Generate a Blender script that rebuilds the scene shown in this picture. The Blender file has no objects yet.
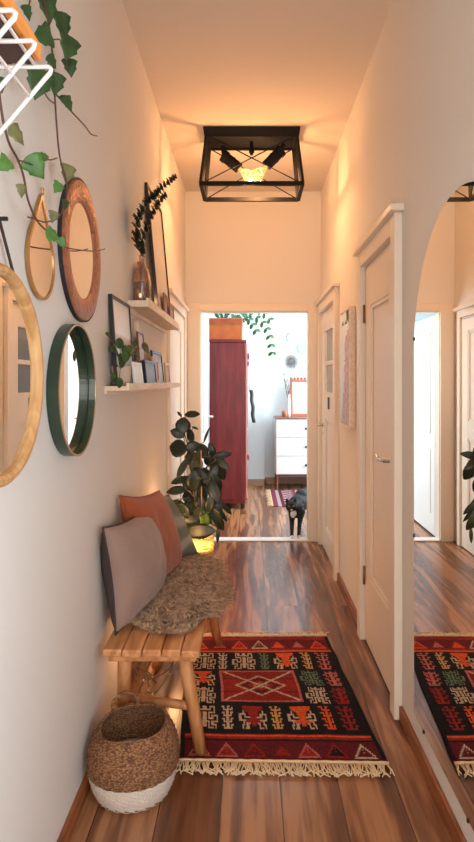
import bpy, bmesh, math, random
from mathutils import Vector, Matrix, noise
random.seed(7)
PI = math.pi
SC = bpy.context.scene
COL = SC.collection
CAMZ = 1.42; F = 608.0; VX, VY = 249.0, 383.0
LW, RW, CZ, BY = -0.571, 0.647, 3.14, 5.46     # left wall, right wall, ceiling, end wall

# ---------------------------------------------------------------- helpers
def at(px, py, Y):
    """direction through the photograph at distance Y -> world point"""
    return Vector(((px - VX) / F * Y, Y, CAMZ - (py - VY) / F * Y))
def atx(px, py, X):
    """same, for a known sideways position X"""
    return at(px, py, X * F / (px - VX))

class MB:
    def __init__(s): s.bm = bmesh.new()
    def box(s, a, b, rot=None, piv=None):
        a = Vector(a); b = Vector(b)
        c = (a + b) / 2; d = b - a
        r = bmesh.ops.create_cube(s.bm, size=1)
        M = Matrix.Translation(c) @ Matrix.Diagonal((abs(d.x), abs(d.y), abs(d.z), 1))
        if rot is not None:
            p = Vector(piv) if piv is not None else c
            M = Matrix.Translation(p) @ rot.to_4x4() @ Matrix.Translation(-p) @ M
        bmesh.ops.transform(s.bm, matrix=M, verts=r['verts'])
        return s
    def tube(s, pts, r, n=8, r2=None, caps=True):
        pts = [Vector(p) for p in pts]
        m = len(pts); rings = []
        up = Vector((0, 0, 1))
        t0 = (pts[1] - pts[0]).normalized()
        if abs(t0.dot(up)) > .95: up = Vector((1, 0, 0))
        nx = t0.cross(up).normalized()
        for i, p in enumerate(pts):
            t = (pts[min(i + 1, m - 1)] - pts[max(i - 1, 0)]).normalized()
            nx = (nx - t * nx.dot(t)).normalized()
            ny = t.cross(nx)
            if callable(r): rr = r(i / (m - 1))
            else: rr = r if r2 is None else r + (r2 - r) * i / (m - 1)
            rings.append([s.bm.verts.new(p + (nx * math.cos(2 * PI * k / n) + ny * math.sin(2 * PI * k / n)) * rr) for k in range(n)])
        for i in range(m - 1):
            for k in range(n):
                s.bm.faces.new((rings[i][k], rings[i][(k + 1) % n], rings[i + 1][(k + 1) % n], rings[i + 1][k]))
        if caps:
            s.bm.faces.new(rings[0][::-1]); s.bm.faces.new(rings[-1])
        return s
    def loft(s, rings, closed=True, caps=(False, False)):
        R = [[s.bm.verts.new(p) for p in ring] for ring in rings]
        n = len(R[0])
        for i in range(len(R) - 1):
            for k in range(n if closed else n - 1):
                s.bm.faces.new((R[i][k], R[i][(k + 1) % n], R[i + 1][(k + 1) % n], R[i + 1][k]))
        if caps[0]: s.bm.faces.new(R[0][::-1])
        if caps[1]: s.bm.faces.new(R[-1])
        return s
    def lathe(s, prof, c, n=32, axis='z', caps=(True, False)):
        c = Vector(c); rings = []
        for r, h in prof:
            ring = []
            for k in range(n):
                a = 2 * PI * k / n
                if axis == 'z': v = Vector((r * math.cos(a), r * math.sin(a), h))
                elif axis == 'x': v = Vector((h, r * math.cos(a), r * math.sin(a)))
                else: v = Vector((r * math.sin(a), h, r * math.cos(a)))
                ring.append(c + v)
            rings.append(ring)
        return s.loft(rings, True, caps)
    def prism(s, pts, off):
        """closed outline extruded by vector"""
        off = Vector(off)
        a = [s.bm.verts.new(p) for p in pts]; b = [s.bm.verts.new(Vector(p) + off) for p in pts]
        s.bm.faces.new(a[::-1]); s.bm.faces.new(b)
        n = len(a)
        for k in range(n): s.bm.faces.new((a[k], a[(k + 1) % n], b[(k + 1) % n], b[k]))
        return s
    def sphere(s, c, r, sc=(1, 1, 1), seg=16, rot=None):
        q = bmesh.ops.create_uvsphere(s.bm, u_segments=seg, v_segments=max(6, seg // 2), radius=r)
        M = Matrix.Translation(c) @ (rot.to_4x4() if rot else Matrix()) @ Matrix.Diagonal((*sc, 1))
        bmesh.ops.transform(s.bm, matrix=M, verts=q['verts'])
        return s
    def quad(s, *p):
        s.bm.faces.new([s.bm.verts.new(v) for v in p]); return s

def wloc(o):
    v = Vector((0, 0, 0))
    while o: v += o.location; o = o.parent
    return v

def part(name, mb, m, parent=None, smooth=False, bevel=0, mods=None):
    bm = mb.bm
    bmesh.ops.recalc_face_normals(bm, faces=bm.faces)
    if parent is not None: base = wloc(parent)
    else:
        vs = [v.co for v in bm.verts]
        lo = Vector([min(v[i] for v in vs) for i in range(3)]); hi = Vector([max(v[i] for v in vs) for i in range(3)])
        base = Vector(((lo.x + hi.x) / 2, (lo.y + hi.y) / 2, lo.z))
    bmesh.ops.translate(bm, vec=-base, verts=bm.verts)
    me = bpy.data.meshes.new(name); bm.to_mesh(me); bm.free()
    o = bpy.data.objects.new(name, me); COL.objects.link(o)
    ms = m if isinstance(m, (list, tuple)) else [m]
    for x in ms: me.materials.append(x)
    if parent is not None: o.parent = parent
    else: o.location = base
    if smooth:
        for p in me.polygons: p.use_smooth = True
    if bevel:
        b = o.modifiers.new('b', 'BEVEL'); b.width = bevel; b.segments = 2; b.limit_method = 'ANGLE'; b.angle_limit = math.radians(50)
        if not smooth:
            pass
    return o
def thing(name, label, cat, loc, group=None):
    o = bpy.data.objects.new(name, None); COL.objects.link(o); o.location = loc
    o.empty_display_size = .05
    return tag(o, label, cat, group)
def tag(o, label, cat, group=None):
    o['label'] = label; o['category'] = cat
    if group: o['group'] = group
    return o
def struct(name, mb, m, parent=None, bevel=0):
    o = part(name, mb, m, parent, bevel=bevel)
    if parent is None: o['kind'] = 'structure'
    return o

def smoothline(pts, k=6):
    """Catmull-Rom through points"""
    pts = [Vector(p) for p in pts]; out = []
    for i in range(len(pts) - 1):
        p0 = pts[max(i - 1, 0)]; p1 = pts[i]; p2 = pts[i + 1]; p3 = pts[min(i + 2, len(pts) - 1)]
        for j in range(k):
            t = j / k
            out.append(.5 * ((2 * p1) + (p2 - p0) * t + (2 * p0 - 5 * p1 + 4 * p2 - p3) * t * t + (3 * p1 - p0 - 3 * p2 + p3) * t ** 3))
    out.append(pts[-1]); return out

# ---------------------------------------------------------------- materials
def srgb(r, g, b):
    f = lambda c: (c / 255) / 12.92 if c <= 10 else ((c / 255 + .055) / 1.055) ** 2.4
    return (f(r), f(g), f(b), 1)
def newmat(name):
    m = bpy.data.materials.new(name); m.use_nodes = True
    n = m.node_tree.nodes; l = m.node_tree.links
    return m, n, l, n['Principled BSDF']
def mat(name, c, rough=.5, metal=0, var=0, vscale=6, stretch=(1, 1, 1), bump=0, bscale=40, spec=.5, c2=None, detail=4, sheen=0, trans=0, emit=None, es=0, coat=0, alpha=1, sss=0):
    m, n, l, p = newmat(name)
    c = srgb(*c)
    p.inputs['Base Color'].default_value = c
    p.inputs['Roughness'].default_value = rough; p.inputs['Metallic'].default_value = metal
    p.inputs['Specular IOR Level'].default_value = spec
    if sheen: p.inputs['Sheen Weight'].default_value = sheen
    if trans: p.inputs['Transmission Weight'].default_value = trans
    if coat: p.inputs['Coat Weight'].default_value = coat
    if sss:
        p.inputs['Subsurface Weight'].default_value = sss; p.inputs['Subsurface Scale'].default_value = .02
    if emit: p.inputs['Emission Color'].default_value = srgb(*emit); p.inputs['Emission Strength'].default_value = es
    if var or c2 or bump:
        tc = n.new('ShaderNodeTexCoord'); mp = n.new('ShaderNodeMapping'); mp.inputs['Scale'].default_value = stretch
        l.new(tc.outputs['Object'], mp.inputs[0])
    if var or c2:
        nz = n.new('ShaderNodeTexNoise'); nz.inputs['Scale'].default_value = vscale; nz.inputs['Detail'].default_value = detail
        l.new(mp.outputs[0], nz.inputs[0])
        cr = n.new('ShaderNodeValToRGB'); cr.color_ramp.elements[0].position = .3; cr.color_ramp.elements[1].position = .7
        if c2: a, b = c, srgb(*c2)
        else: a = tuple(x * (1 - var) for x in c[:3]) + (1,); b = tuple(min(1, x * (1 + var)) for x in c[:3]) + (1,)
        cr.color_ramp.elements[0].color = a; cr.color_ramp.elements[1].color = b
        l.new(nz.outputs[0], cr.inputs[0]); l.new(cr.outputs[0], p.inputs['Base Color'])
    if bump:
        nb = n.new('ShaderNodeTexNoise'); nb.inputs['Scale'].default_value = bscale; nb.inputs['Detail'].default_value = 5
        l.new(mp.outputs[0], nb.inputs[0])
        b = n.new('ShaderNodeBump'); b.inputs['Strength'].default_value = bump; b.inputs['Distance'].default_value = .01
        l.new(nb.outputs[0], b.inputs['Height']); l.new(b.outputs[0], p.inputs['Normal'])
    return m
def wood(name, c1, c2, axis='y', rough=.5, scale=3, ring=14, spec=.4):
    m, n, l, p = newmat(name)
    tc = n.new('ShaderNodeTexCoord'); mp = n.new('ShaderNodeMapping')
    st = {'x': (.12, 1, 1), 'y': (1, .12, 1), 'z': (1, 1, .12)}[axis]
    mp.inputs['Scale'].default_value = [v * scale for v in st]
    l.new(tc.outputs['Object'], mp.inputs[0])
    nz = n.new('ShaderNodeTexNoise'); nz.inputs['Scale'].default_value = ring; nz.inputs['Detail'].default_value = 6; nz.inputs['Distortion'].default_value = .6
    l.new(mp.outputs[0], nz.inputs[0])
    cr = n.new('ShaderNodeValToRGB'); cr.color_ramp.elements[0].position = .35; cr.color_ramp.elements[1].position = .65
    cr.color_ramp.elements[0].color = srgb(*c1); cr.color_ramp.elements[1].color = srgb(*c2)
    l.new(nz.outputs[0], cr.inputs[0]); l.new(cr.outputs[0], p.inputs['Base Color'])
    b = n.new('ShaderNodeBump'); b.inputs['Strength'].default_value = .15; b.inputs['Distance'].default_value = .004
    l.new(nz.outputs[0], b.inputs['Height']); l.new(b.outputs[0], p.inputs['Normal'])
    p.inputs['Roughness'].default_value = rough; p.inputs['Specular IOR Level'].default_value = spec
    return m
def floor_material():
    m, n, l, p = newmat('walnut laminate')
    tc = n.new('ShaderNodeTexCoord')
    # brick texture laid with rows along X -> rotate so that planks run along Y
    mp = n.new('ShaderNodeMapping'); mp.inputs['Rotation'].default_value = (0, 0, PI / 2)
    mp.inputs['Location'].default_value = (.35, .035, 0)
    l.new(tc.outputs['Object'], mp.inputs[0])
    br = n.new('ShaderNodeTexBrick'); br.offset = .37; br.inputs['Scale'].default_value = 1
    br.inputs['Brick Width'].default_value = 7.3; br.inputs['Row Height'].default_value = .205
    br.inputs['Mortar Size'].default_value = .002; br.inputs['Mortar Smooth'].default_value = .2
    br.inputs['Color1'].default_value = (0, 0, 0, 1); br.inputs['Color2'].default_value = (1, 1, 1, 1); br.inputs['Mortar'].default_value = (.5, .5, .5, 1)
    l.new(mp.outputs[0], br.inputs[0])
    # grain, shifted per plank
    sh = n.new('ShaderNodeVectorMath'); sh.operation = 'MULTIPLY_ADD'
    sh.inputs[1].default_value = (3.1, 7.7, 5.3)
    l.new(br.outputs['Color'], sh.inputs[0]); l.new(tc.outputs['Object'], sh.inputs[2])
    m2 = n.new('ShaderNodeMapping'); m2.inputs['Scale'].default_value = (1, .07, 1)
    l.new(sh.outputs[0], m2.inputs[0])
    g1 = n.new('ShaderNodeTexNoise'); g1.inputs['Scale'].default_value = 8; g1.inputs['Detail'].default_value = 2; g1.inputs['Distortion'].default_value = 1.0
    l.new(m2.outputs[0], g1.inputs[0])
    w = n.new('ShaderNodeMath'); w.operation = 'MULTIPLY'; w.inputs[1].default_value = 26
    l.new(g1.outputs[0], w.inputs[0])
    sn = n.new('ShaderNodeMath'); sn.operation = 'SINE'; l.new(w.outputs[0], sn.inputs[0])
    g2 = n.new('ShaderNodeTexNoise'); g2.inputs['Scale'].default_value = 38; g2.inputs['Detail'].default_value = 6
    l.new(m2.outputs[0], g2.inputs[0])
    a = n.new('ShaderNodeMath'); a.operation = 'MULTIPLY_ADD'; a.inputs[1].default_value = .055
    l.new(sn.outputs[0], a.inputs[0]); l.new(g1.outputs[0], a.inputs[2])
    b = n.new('ShaderNodeMath'); b.operation = 'MULTIPLY_ADD'; b.inputs[1].default_value = .62
    l.new(g2.outputs[0], b.inputs[0]); l.new(a.outputs[0], b.inputs[2])
    c = n.new('ShaderNodeMath'); c.operation = 'MULTIPLY_ADD'; c.inputs[1].default_value = .09
    l.new(br.outputs['Color'], c.inputs[0]); l.new(b.outputs[0], c.inputs[2])
    cr = n.new('ShaderNodeValToRGB'); e = cr.color_ramp.elements
    e[0].position = .55; e[0].color = srgb(74, 44, 28); e[1].position = 1.15; e[1].color = srgb(170, 118, 80)
    x = e.new(.84); x.color = srgb(124, 78, 50)
    l.new(c.outputs[0], cr.inputs[0])
    mx = n.new('ShaderNodeMixRGB'); mx.inputs[2].default_value = srgb(48, 30, 24)
    l.new(br.outputs['Fac'], mx.inputs[0]); l.new(cr.outputs[0], mx.inputs[1]); l.new(mx.outputs[0], p.inputs['Base Color'])
    p.inputs['Roughness'].default_value = .25; p.inputs['Specular IOR Level'].default_value = .5
    bm_ = n.new('ShaderNodeBump'); bm_.inputs['Strength'].default_value = .12; bm_.inputs['Distance'].default_value = .003
    l.new(b.outputs[0], bm_.inputs['Height']); l.new(bm_.outputs[0], p.inputs['Normal'])
    return m
def vcmat(name, rough=.9, bump=.5, bscale=300):
    m, n, l, p = newmat(name)
    a = n.new('ShaderNodeVertexColor'); a.layer_name = 'Col'
    l.new(a.outputs[0], p.inputs['Base Color']); p.inputs['Roughness'].default_value = rough
    p.inputs['Specular IOR Level'].default_value = .15
    tc = n.new('ShaderNodeTexCoord'); nb = n.new('ShaderNodeTexNoise'); nb.inputs['Scale'].default_value = bscale
    l.new(tc.outputs['Object'], nb.inputs[0])
    b = n.new('ShaderNodeBump'); b.inputs['Strength'].default_value = bump; b.inputs['Distance'].default_value = .003
    l.new(nb.outputs[0], b.inputs['Height']); l.new(b.outputs[0], p.inputs['Normal'])
    return m

M = {}
M['wall'] = mat('white painted plaster', (226, 220, 212), .85, bump=.10, bscale=14, spec=.25)
M['ceil'] = mat('white ceiling paint', (218, 206, 194), .9, bump=.05, bscale=10, spec=.2)
M['bed_wall'] = mat('cool white bedroom paint', (224, 232, 234), .9, spec=.2)
M['trim'] = mat('cream gloss door paint', (232, 218, 200), .35, bump=.03, bscale=30)
M['trim_white'] = mat('white gloss paint', (236, 236, 234), .35)
M['floor'] = floor_material()
M['base'] = wood('brown baseboard wood', (120, 66, 36), (166, 100, 58), 'y', .45)
M['thresh'] = mat('white threshold', (228, 226, 222), .4)
M['mirror'] = mat('mirror glass', (238, 240, 240), .0, metal=1)
M['lightwood'] = wood('light birch', (224, 200, 172), (238, 218, 194), 'y', .5)
M['mirrorwood'] = wood('natural beech', (186, 136, 84), (210, 166, 112), 'z', .45)
M['bench'] = wood('bench pine', (176, 112, 64), (220, 158, 104), 'y', .55, ring=10)
M['benchleg'] = wood('bench leg pine', (176, 114, 66), (214, 152, 98), 'z', .55, ring=10)
M['green'] = mat('green enamel', (34, 56, 40), .35, var=.15, vscale=9, coat=.2)
M['green_in'] = mat('dark green inner rim', (26, 50, 36), .35)
M['brass'] = mat('brass', (178, 140, 88), .35, metal=.8)
M['chrome'] = mat('nickel', (205, 200, 195), .2, metal=1)
M['copper'] = mat('hammered copper', (164, 108, 84), .4, metal=.5, bump=1, bscale=55, var=.25, vscale=25)
M['black'] = mat('black metal', (14, 14, 16), .6, spec=.25)
M['blackwood'] = mat('black frame paint', (20, 19, 20), .4)
M['dark'] = mat('dark', (30, 24, 24), .6)
M['wire'] = mat('white coated wire', (228, 222, 216), .35)
M['orange_board'] = wood('oiled pine board', (206, 124, 58), (232, 150, 72), 'y', .5)
M['leaf'] = mat('ivy leaf', (44, 74, 34), .5, var=.3, vscale=30)
M['leaf2'] = mat('ivy leaf light', (74, 116, 48), .5, var=.3, vscale=30)
M['leaf3'] = mat('ivy leaf olive', (112, 112, 70), .55, var=.3, vscale=30)
M['stem'] = mat('vine stem', (92, 58, 48), .6)
M['rubber'] = mat('rubber plant leaf', (24, 40, 28), .38, var=.3, vscale=12)
M['rubber2'] = mat('young rubber leaf', (96, 128, 40), .3, var=.2)
M['rubber3'] = mat('olive rubber leaf', (80, 84, 38), .3, var=.2)
M['euca'] = mat('dried eucalyptus', (50, 56, 44), .6, var=.35, vscale=40)
M['fabric_mauve'] = mat('mauve grey cotton', (156, 130, 118), .95, bump=.35, bscale=240, var=.06, vscale=9, sheen=.2, spec=.1)
M['fabric_grey'] = mat('dark grey backing', (78, 68, 68), .95, bump=.3, bscale=200, spec=.1)
M['fabric_rust'] = mat('rust cotton', (158, 82, 50), .95, bump=.35, bscale=220, var=.10, vscale=9, sheen=.2, spec=.1)
M['fur'] = mat('taupe sheepskin', (184, 152, 122), .9, var=.45, vscale=45, spec=.1, sheen=.3)
M['fur_d'] = mat('taupe sheepskin root', (140, 112, 90), .95, spec=.1)
M['fringe'] = mat('cream cotton fringe', (226, 198, 160), .95, spec=.1)
M['rug'] = vcmat('woven kilim wool')
M['cord'] = mat('brown cord', (60, 44, 38), .8)
M['soil'] = mat('soil', (50, 38, 30), .95)

# ---------------------------------------------------------------- room
f = MB().box((-1.9, -1.7, -.12), (2.6, 8.75, 0)); struct('floor', f, M['floor'])
struct('ceiling', MB().box((LW - .15, -1.7, CZ), (RW + .15, BY + .12, CZ + .12)), M['ceil'])
TL, TR = LW - .14, RW + .14
D1 = (4.28, 5.30)     # left door opening
def wall_with_holes(x0, x1, y0, y1, holes, z1=CZ):
    mb = MB(); y = y0
    for a, b, h in holes:
        mb.box((x0, y, 0), (x1, a, z1)); mb.box((x0, a, h), (x1, b, z1)); y = b
    mb.box((x0, y, 0), (x1, y1, z1)); return mb
struct('wall_left', wall_with_holes(TL, LW, -1.7, BY + .12, [(4.30, 5.28, 1.985)]), M['wall'])
struct('wall_right', wall_with_holes(RW, TR, -1.7, BY + .12, [(-.15, .75, 2.06), (2.64, 3.36, 2.06), (4.44, 5.34, 2.03)]), M['wall'])
struct('wall_back', MB().box((TL, -1.82, 0), (TR, -1.7, CZ)), M['wall'])
OX0, OX1, OZ = -.448, .548, 2.075
w = MB()
w.box((LW, BY, 0), (OX0, BY + .12, CZ)).box((OX1, BY, 0), (RW, BY + .12, CZ)).box((OX0, BY, OZ), (OX1, BY + .12, CZ))
struct('wall_end', w, M['wall'])
# end doorway casing + threshold
w = MB()
w.box((OX0 - .105, BY - .022, 0), (OX0 + .012, BY, OZ + .055))
w.box((OX1 - .02, BY - .022, 0), (RW - .003, BY, OZ + .055))
w.box((OX0 + .012, BY - .022, OZ - .012), (OX1 - .02, BY, OZ + .055))
w.box((OX0, BY, 0), (OX0 + .018, BY + .12, OZ)); w.box((OX1 - .018, BY, 0), (OX1, BY + .12, OZ)); w.box((OX0 + .018, BY, OZ - .018), (OX1 - .018, BY + .12, OZ))
struct('trim_1', w, M['trim'], bevel=.004)
struct('trim_2', MB().box((OX0 + .018, BY - .02, 0), (OX1 - .018, BY + .1, .012)), M['thresh'], bevel=.004)
# baseboards
def bb(name, x0, x1, segs, m, h=.062):
    mb = MB()
    for a, b in segs: mb.box((x0, a, 0), (x1, b, h))
    struct(name, mb, m, bevel=.004)
bb('baseboard_left', LW, LW + .016, [(-1.7, 4.22)], M['base'])
bb('baseboard_right', RW - .016, RW, [(-1.7, -.235), (.835, 2.56), (3.445, 4.36)], M['base'])
# door casings + doors
def casing(name, X, s, y0, y1, z, t=.036, wd=.08, cap=True):
    """s=+1: casing stands out towards +x from wall face X"""
    mb = MB()
    xs = sorted((X, X + s * t))
    mb.box((xs[0], y0 - wd, 0), (xs[1], y0, z + wd)); mb.box((xs[0], y1, 0), (xs[1], y1 + wd, z + wd))
    mb.box((xs[0], y0, z), (xs[1], y1, z + wd))
    if cap:
        xc = sorted((X, X + s * (t + .022)))
        mb.box((xc[0], y0 - wd - .03, z + wd), (xc[1], min(y1 + wd + .03, BY - .001), z + wd + .03))
    # jamb lining
    xj = sorted((X, X - s * .12))
    mb.box((xj[0], y0, 0), (xj[1], y0 + .012, z)); mb.box((xj[0], y1 - .012, 0), (xj[1], y1, z)); mb.box((xj[0], y0 + .012, z - .012), (xj[1], y1 - .012, z))
    struct(name, mb, M['trim'], bevel=.004)
casing('trim_3', RW, -1, 2.64, 3.36, 2.06)
casing('trim_7', RW, -1, -.15, .75, 2.06)
casing('trim_4', RW, -1, 4.44, 5.34, 2.03)
casing('trim_5', LW, 1, 4.30, 5.28, 1.985, .022, .065)

def panel_door(name, X, s, y0, y1, z1, panels, glass=()):
    """door slab whose visible face is at X facing s; recessed panels cut as frames"""
    ya, yb = y0 + .014, y1 - .014; za, zb = .008, z1 - .016
    th = .038
    holes = sorted(panels + list(glass))
    mb = MB()
    xs = sorted((X, X - s * th))
    allh = panels + list(glass)
    # stiles
    pa = min(h[0] for h in allh); pb = max(h[1] for h in allh)
    mb.box((xs[0], ya, za), (xs[1], pa, zb)); mb.box((xs[0], pb, za), (xs[1], yb, zb))
    z = za
    for h in sorted(allh, key=lambda q: q[2]):
        mb.box((xs[0], pa, z), (xs[1], pb, h[2])); z = h[3]
    mb.box((xs[0], pa, z), (xs[1], pb, zb))
    root = struct(name, mb, M['trim'], bevel=.003)
    for h in panels:
        p_ = MB(); xa = sorted((X - s * .014, X - s * .028))
        p_.box((xa[0], h[0] - .002, h[2] - .002), (xa[1], h[1] + .002, h[3] + .002))
        xm = sorted((X - s * .004, X - s * .014))
        for a, b in (((h[0], h[2]), (h[1], h[2] + .02)), ((h[0], h[3] - .02), (h[1], h[3])), ((h[0], h[2]), (h[0] + .02, h[3])), ((h[1] - .02, h[2]), (h[1], h[3]))):
            p_.box((xm[0], a[0], a[1]), (xm[1], b[0], b[1]))
        part('door_panel', p_, M['trim'], root, bevel=.003)
    for h in glass:
        xa = sorted((X - s * .012, X - s * .018))
        part('glass_pane', MB().box((xa[0], h[0] - .004, h[2] - .004), (xa[1], h[1] + .004, h[3] + .004)), M['pane'], root)
    return root
M['pane'] = mat('frosted blue grey glass', (120, 142, 150), .12, var=.08, vscale=4)
def lever(root, X, s, y, z, dy, m):
    """lever handle with rosette and keyhole plate on face X"""
    mb = MB()
    mb.lathe([(.018, 0), (.018, s * .006), (.009, s * .012), (.009, s * .045)], (X, y, z), 16, 'x', (True, True))
    pts = smoothline([(X + s * .045, y, z), (X + s * .05, y + dy * .03, z + .001), (X + s * .048, y + dy * .075, z - .004), (X + s * .05, y + dy * .11, z + .006), (X + s * .052, y + dy * .125, z + .012)], 4)
    mb.tube(pts, lambda t: .0085 - .002 * t, 8)
    part('door_handle', mb, m, root, smooth=True)
    k = MB().lathe([(.013, 0), (.013, s * .004)], (X, y, z - .075), 14, 'x', (True, True))
    part('keyhole_plate', k, m, root)
def hinge(root, X, s, y, zs, m):
    for z in zs:
        part('hinge', MB().tube([(X + s * .006, y, z - .05), (X + s * .006, y, z + .05)], .007, 8), m, root, smooth=True)
M['hinge'] = mat('painted hinge', (150, 110, 80), .4, metal=.5)
d = panel_door('door_1', RW - .006, -1, 2.64, 3.36, 2.06, [(2.80, 3.22, .38, 1.83)])
lever(d, RW - .006, -1, 2.70, 1.075, 1, M['chrome']); hinge(d, RW - .006, -1, 3.355, (.36, 1.80), M['hinge'])
d = panel_door('door_2', RW - .006, -1, 4.44, 5.34, 2.03, [(4.62, 5.12, .2, 1.12)], [(4.64, 5.09, 1.345, 1.565), (4.64, 5.09, 1.60, 1.85)])
lever(d, RW - .006, -1, 5.25, 1.06, -1, M['chrome']); hinge(d, RW - .006, -1, 4.449, (.36, 1.75), M['hinge'])
part('square_sign', MB().box((RW - .01, 4.84, 1.21), (RW - .0065, 4.93, 1.305)), M['dark'], d)
d = panel_door('door_3', LW + .006, 1, 4.30, 5.28, 1.985, [(4.46, 5.12, .25, .95), (4.46, 5.12, 1.1, 1.86)])
lever(d, LW + .006, 1, 4.38, 1.06, 1, M['chrome'])
# open leaf of the end doorway, swung into the bedroom
a = 0
root = thing('open_door', 'white panelled door leaf standing open inside the far doorway, edge on', 'door', (OX0 + .035, BY + .13, 0))
R = Matrix.Rotation(-a, 3, 'Z'); piv = (OX0 + .035, BY + .13, 0)
mb = MB(); x0 = OX0 - .022; y0 = BY + .13
mb.box((x0, y0, .012), (x0 + .04, y0 + .84, 2.04), R, piv)
mb.box((x0 + .04, y0 + .12, .95), (x0 + .047, y0 + .14, 1.9), R, piv).box((x0 + .04, y0 + .70, .95), (x0 + .047, y0 + .72, 1.9), R, piv)
mb.box((x0 + .04, y0 + .12, 1.88), (x0 + .047, y0 + .72, 1.9), R, piv).box((x0 + .04, y0 + .12, .95), (x0 + .047, y0 + .72, .97), R, piv)
mb.box((x0 + .04, y0 + .12, .2), (x0 + .047, y0 + .14, .8), R, piv).box((x0 + .04, y0 + .70, .2), (x0 + .047, y0 + .72, .8), R, piv)
part('leaf_slab', mb, M['trim_white'], root, bevel=.003)
mb = MB().lathe([(.018, 0), (.018, .006), (.009, .012), (.009, .05)], (x0 + .04, y0 + .78, 1.07), 14, 'x', (True, True))
mb.tube([(x0 + .088, y0 + .78, 1.07), (x0 + .09, y0 + .66, 1.07)], .009, 8)
part('door_handle', mb, M['trim_white'], root, smooth=True)

# ---------------------------------------------------------------- bedroom shell
struct('wall_bedroom', MB().box((-1.9, 8.6, 0), (2.6, 8.72, CZ)), M['bed_wall'])
struct('trim_6', MB().box((-1.78, 8.42, 0), (.215, 8.6, CZ)), M['bed_wall'])   # chimney breast
mbx = MB().box((.215, 8.585, 0), (2.48, 8.6, .09)).box((-1.78, 8.405, 0), (.228, 8.42, .09)).box((.215, 8.405, 0), (.228, 8.6, .09))
struct('baseboard_bedroom', mbx, mat('beige baseboard', (176, 142, 116), .5))
struct('wall_bedroom_left', MB().box((-1.9, BY + .12, 0), (-1.78, 8.6, CZ)), M['bed_wall'])
# right bedroom wall with a window opening
w = MB(); X0, X1 = 2.48, 2.6
w.box((X0, BY + .12, 0), (X1, 6.2, CZ)).box((X0, 8.0, 0), (X1, 8.6, CZ)).box((X0, 6.2, 0), (X1, 8.0, .85)).box((X0, 6.2, 2.6), (X1, 8.0, CZ))
struct('wall_bedroom_right', w, M['bed_wall'])
w = MB()
for y in (6.2, 7.08, 7.95): w.box((X0 + .03, y, .85), (X0 + .08, y + .05, 2.6))
for z in (.85, 2.0, 2.55): w.box((X0 + .03, 6.2, z), (X0 + .08, 8.0, z + .05))
struct('window_1', w, M['trim_white'])
struct('wall_bedroom_front', MB().box((-1.9, BY + .001, 0), (TL, BY + .12, CZ)).box((TR, BY + .001, 0), (2.6, BY + .12, CZ)), M['bed_wall'])
struct('ceiling_bedroom', MB().box((-1.9, BY + .12, CZ), (2.6, 8.72, CZ + .12)), M['bed_wall'])

# ---------------------------------------------------------------- wall mirrors (left wall)
def ring(mb, c, ro, ri, x0, x1, n=64, round_=False):
    prof = [(ri, x0), (ro, x0), (ro, x1), (ri, x1)]
    if round_:
        e = min((ro - ri), (x1 - x0)) * .3
        prof = [(ri, x0), (ro, x0), (ro, x1 - e), (ro - e, x1), (ri + e, x1), (ri, x1 - e)]
    rings = []
    for k in range(n):
        a = 2 * PI * k / n
        rings.append([Vector(c) + Vector((h, r * math.cos(a), r * math.sin(a))) for r, h in prof])
    rings.append(rings[0])
    mb.loft(rings, True); bmesh.ops.remove_doubles(mb.bm, verts=mb.bm.verts, dist=1e-6)
    return mb
def tilt(o, pitch, yaw=0):
    o.rotation_euler = (0, math.radians(pitch), math.radians(yaw))
# big beech mirror
c = Vector((LW, 1.362, 1.437))
t = thing('round_wall_mirror', 'large round mirror in a natural beech frame, hung by a cord at the left edge', 'mirror', c - Vector((0, 0, .26)))
part('frame', ring(MB(), c, .249, .225, .002, .030, 72, True), M['mirrorwood'], t, smooth=False, bevel=0)
part('mirror_glass', MB().lathe([(0, .014), (.228, .014), (.228, .010), (0, .010)], c, 64, 'x', (False, False)), M['mirror'], t)
mb = MB(); nail = Vector((LW + .012, 1.362, 1.785))
for sy in (-1, 1): mb.tube([nail, (LW + .02, 1.362 + sy * .065, 1.437 + .232)], .004, 6)
part('hanging_cord', mb, M['cord'], t)
part('nail', MB().tube([(LW - .004, 1.362, 1.788), (LW + .03, 1.362, 1.788)], .005, 8), M['dark'], t)
# teardrop mirror
c = Vector((LW, 1.648, 1.750)); r = .106
def tear(rad, apex, n=48):
    pts = []
    th = math.acos(rad / apex)       # tangent angle
    a0 = PI / 2 + th; a1 = PI / 2 - th + 2 * PI
    for k in range(n + 1):
        a = a0 + (a1 - a0) * k / n; pts.append((rad * math.cos(a), rad * math.sin(a)))
    # rounded blend to the tip
    pts.append((.004, apex - .004)); pts.append((0, apex)); pts.append((-.004, apex - .004))
    return pts
# place: apex above
t = thing('teardrop_wall_mirror', 'small teardrop mirror in a thin brass frame, between the ivy vines', 'mirror', c - Vector((0, 0, .11)))
po = tear(.105, .182); pi_ = tear(.097, .166)
rings = []
for (oy, oz), (iy, iz) in zip(po, pi_):
    rings.append([c + Vector((h, y, z)) for y, z, h in ((iy, iz, .002), (oy, oz, .002), (oy, oz, .012), (iy, iz, .012))])
rings.append(rings[0]); mb = MB().loft(rings, True)
part('frame', mb, M['brass'], t)
mb = MB().prism([c + Vector((.006, y, z)) for y, z in tear(.098, .168)], (.003, 0, 0))
part('mirror_glass', mb, M['mirror'], t)
tr = MB(); 
tr.tube([c + Vector((.012, .009 * math.cos(a_ * PI / 6), .19 + .009 * math.sin(a_ * PI / 6))) for a_ in range(13)], .002, 6)
part('hanging_ring', tr, M['brass'], t)
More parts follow.
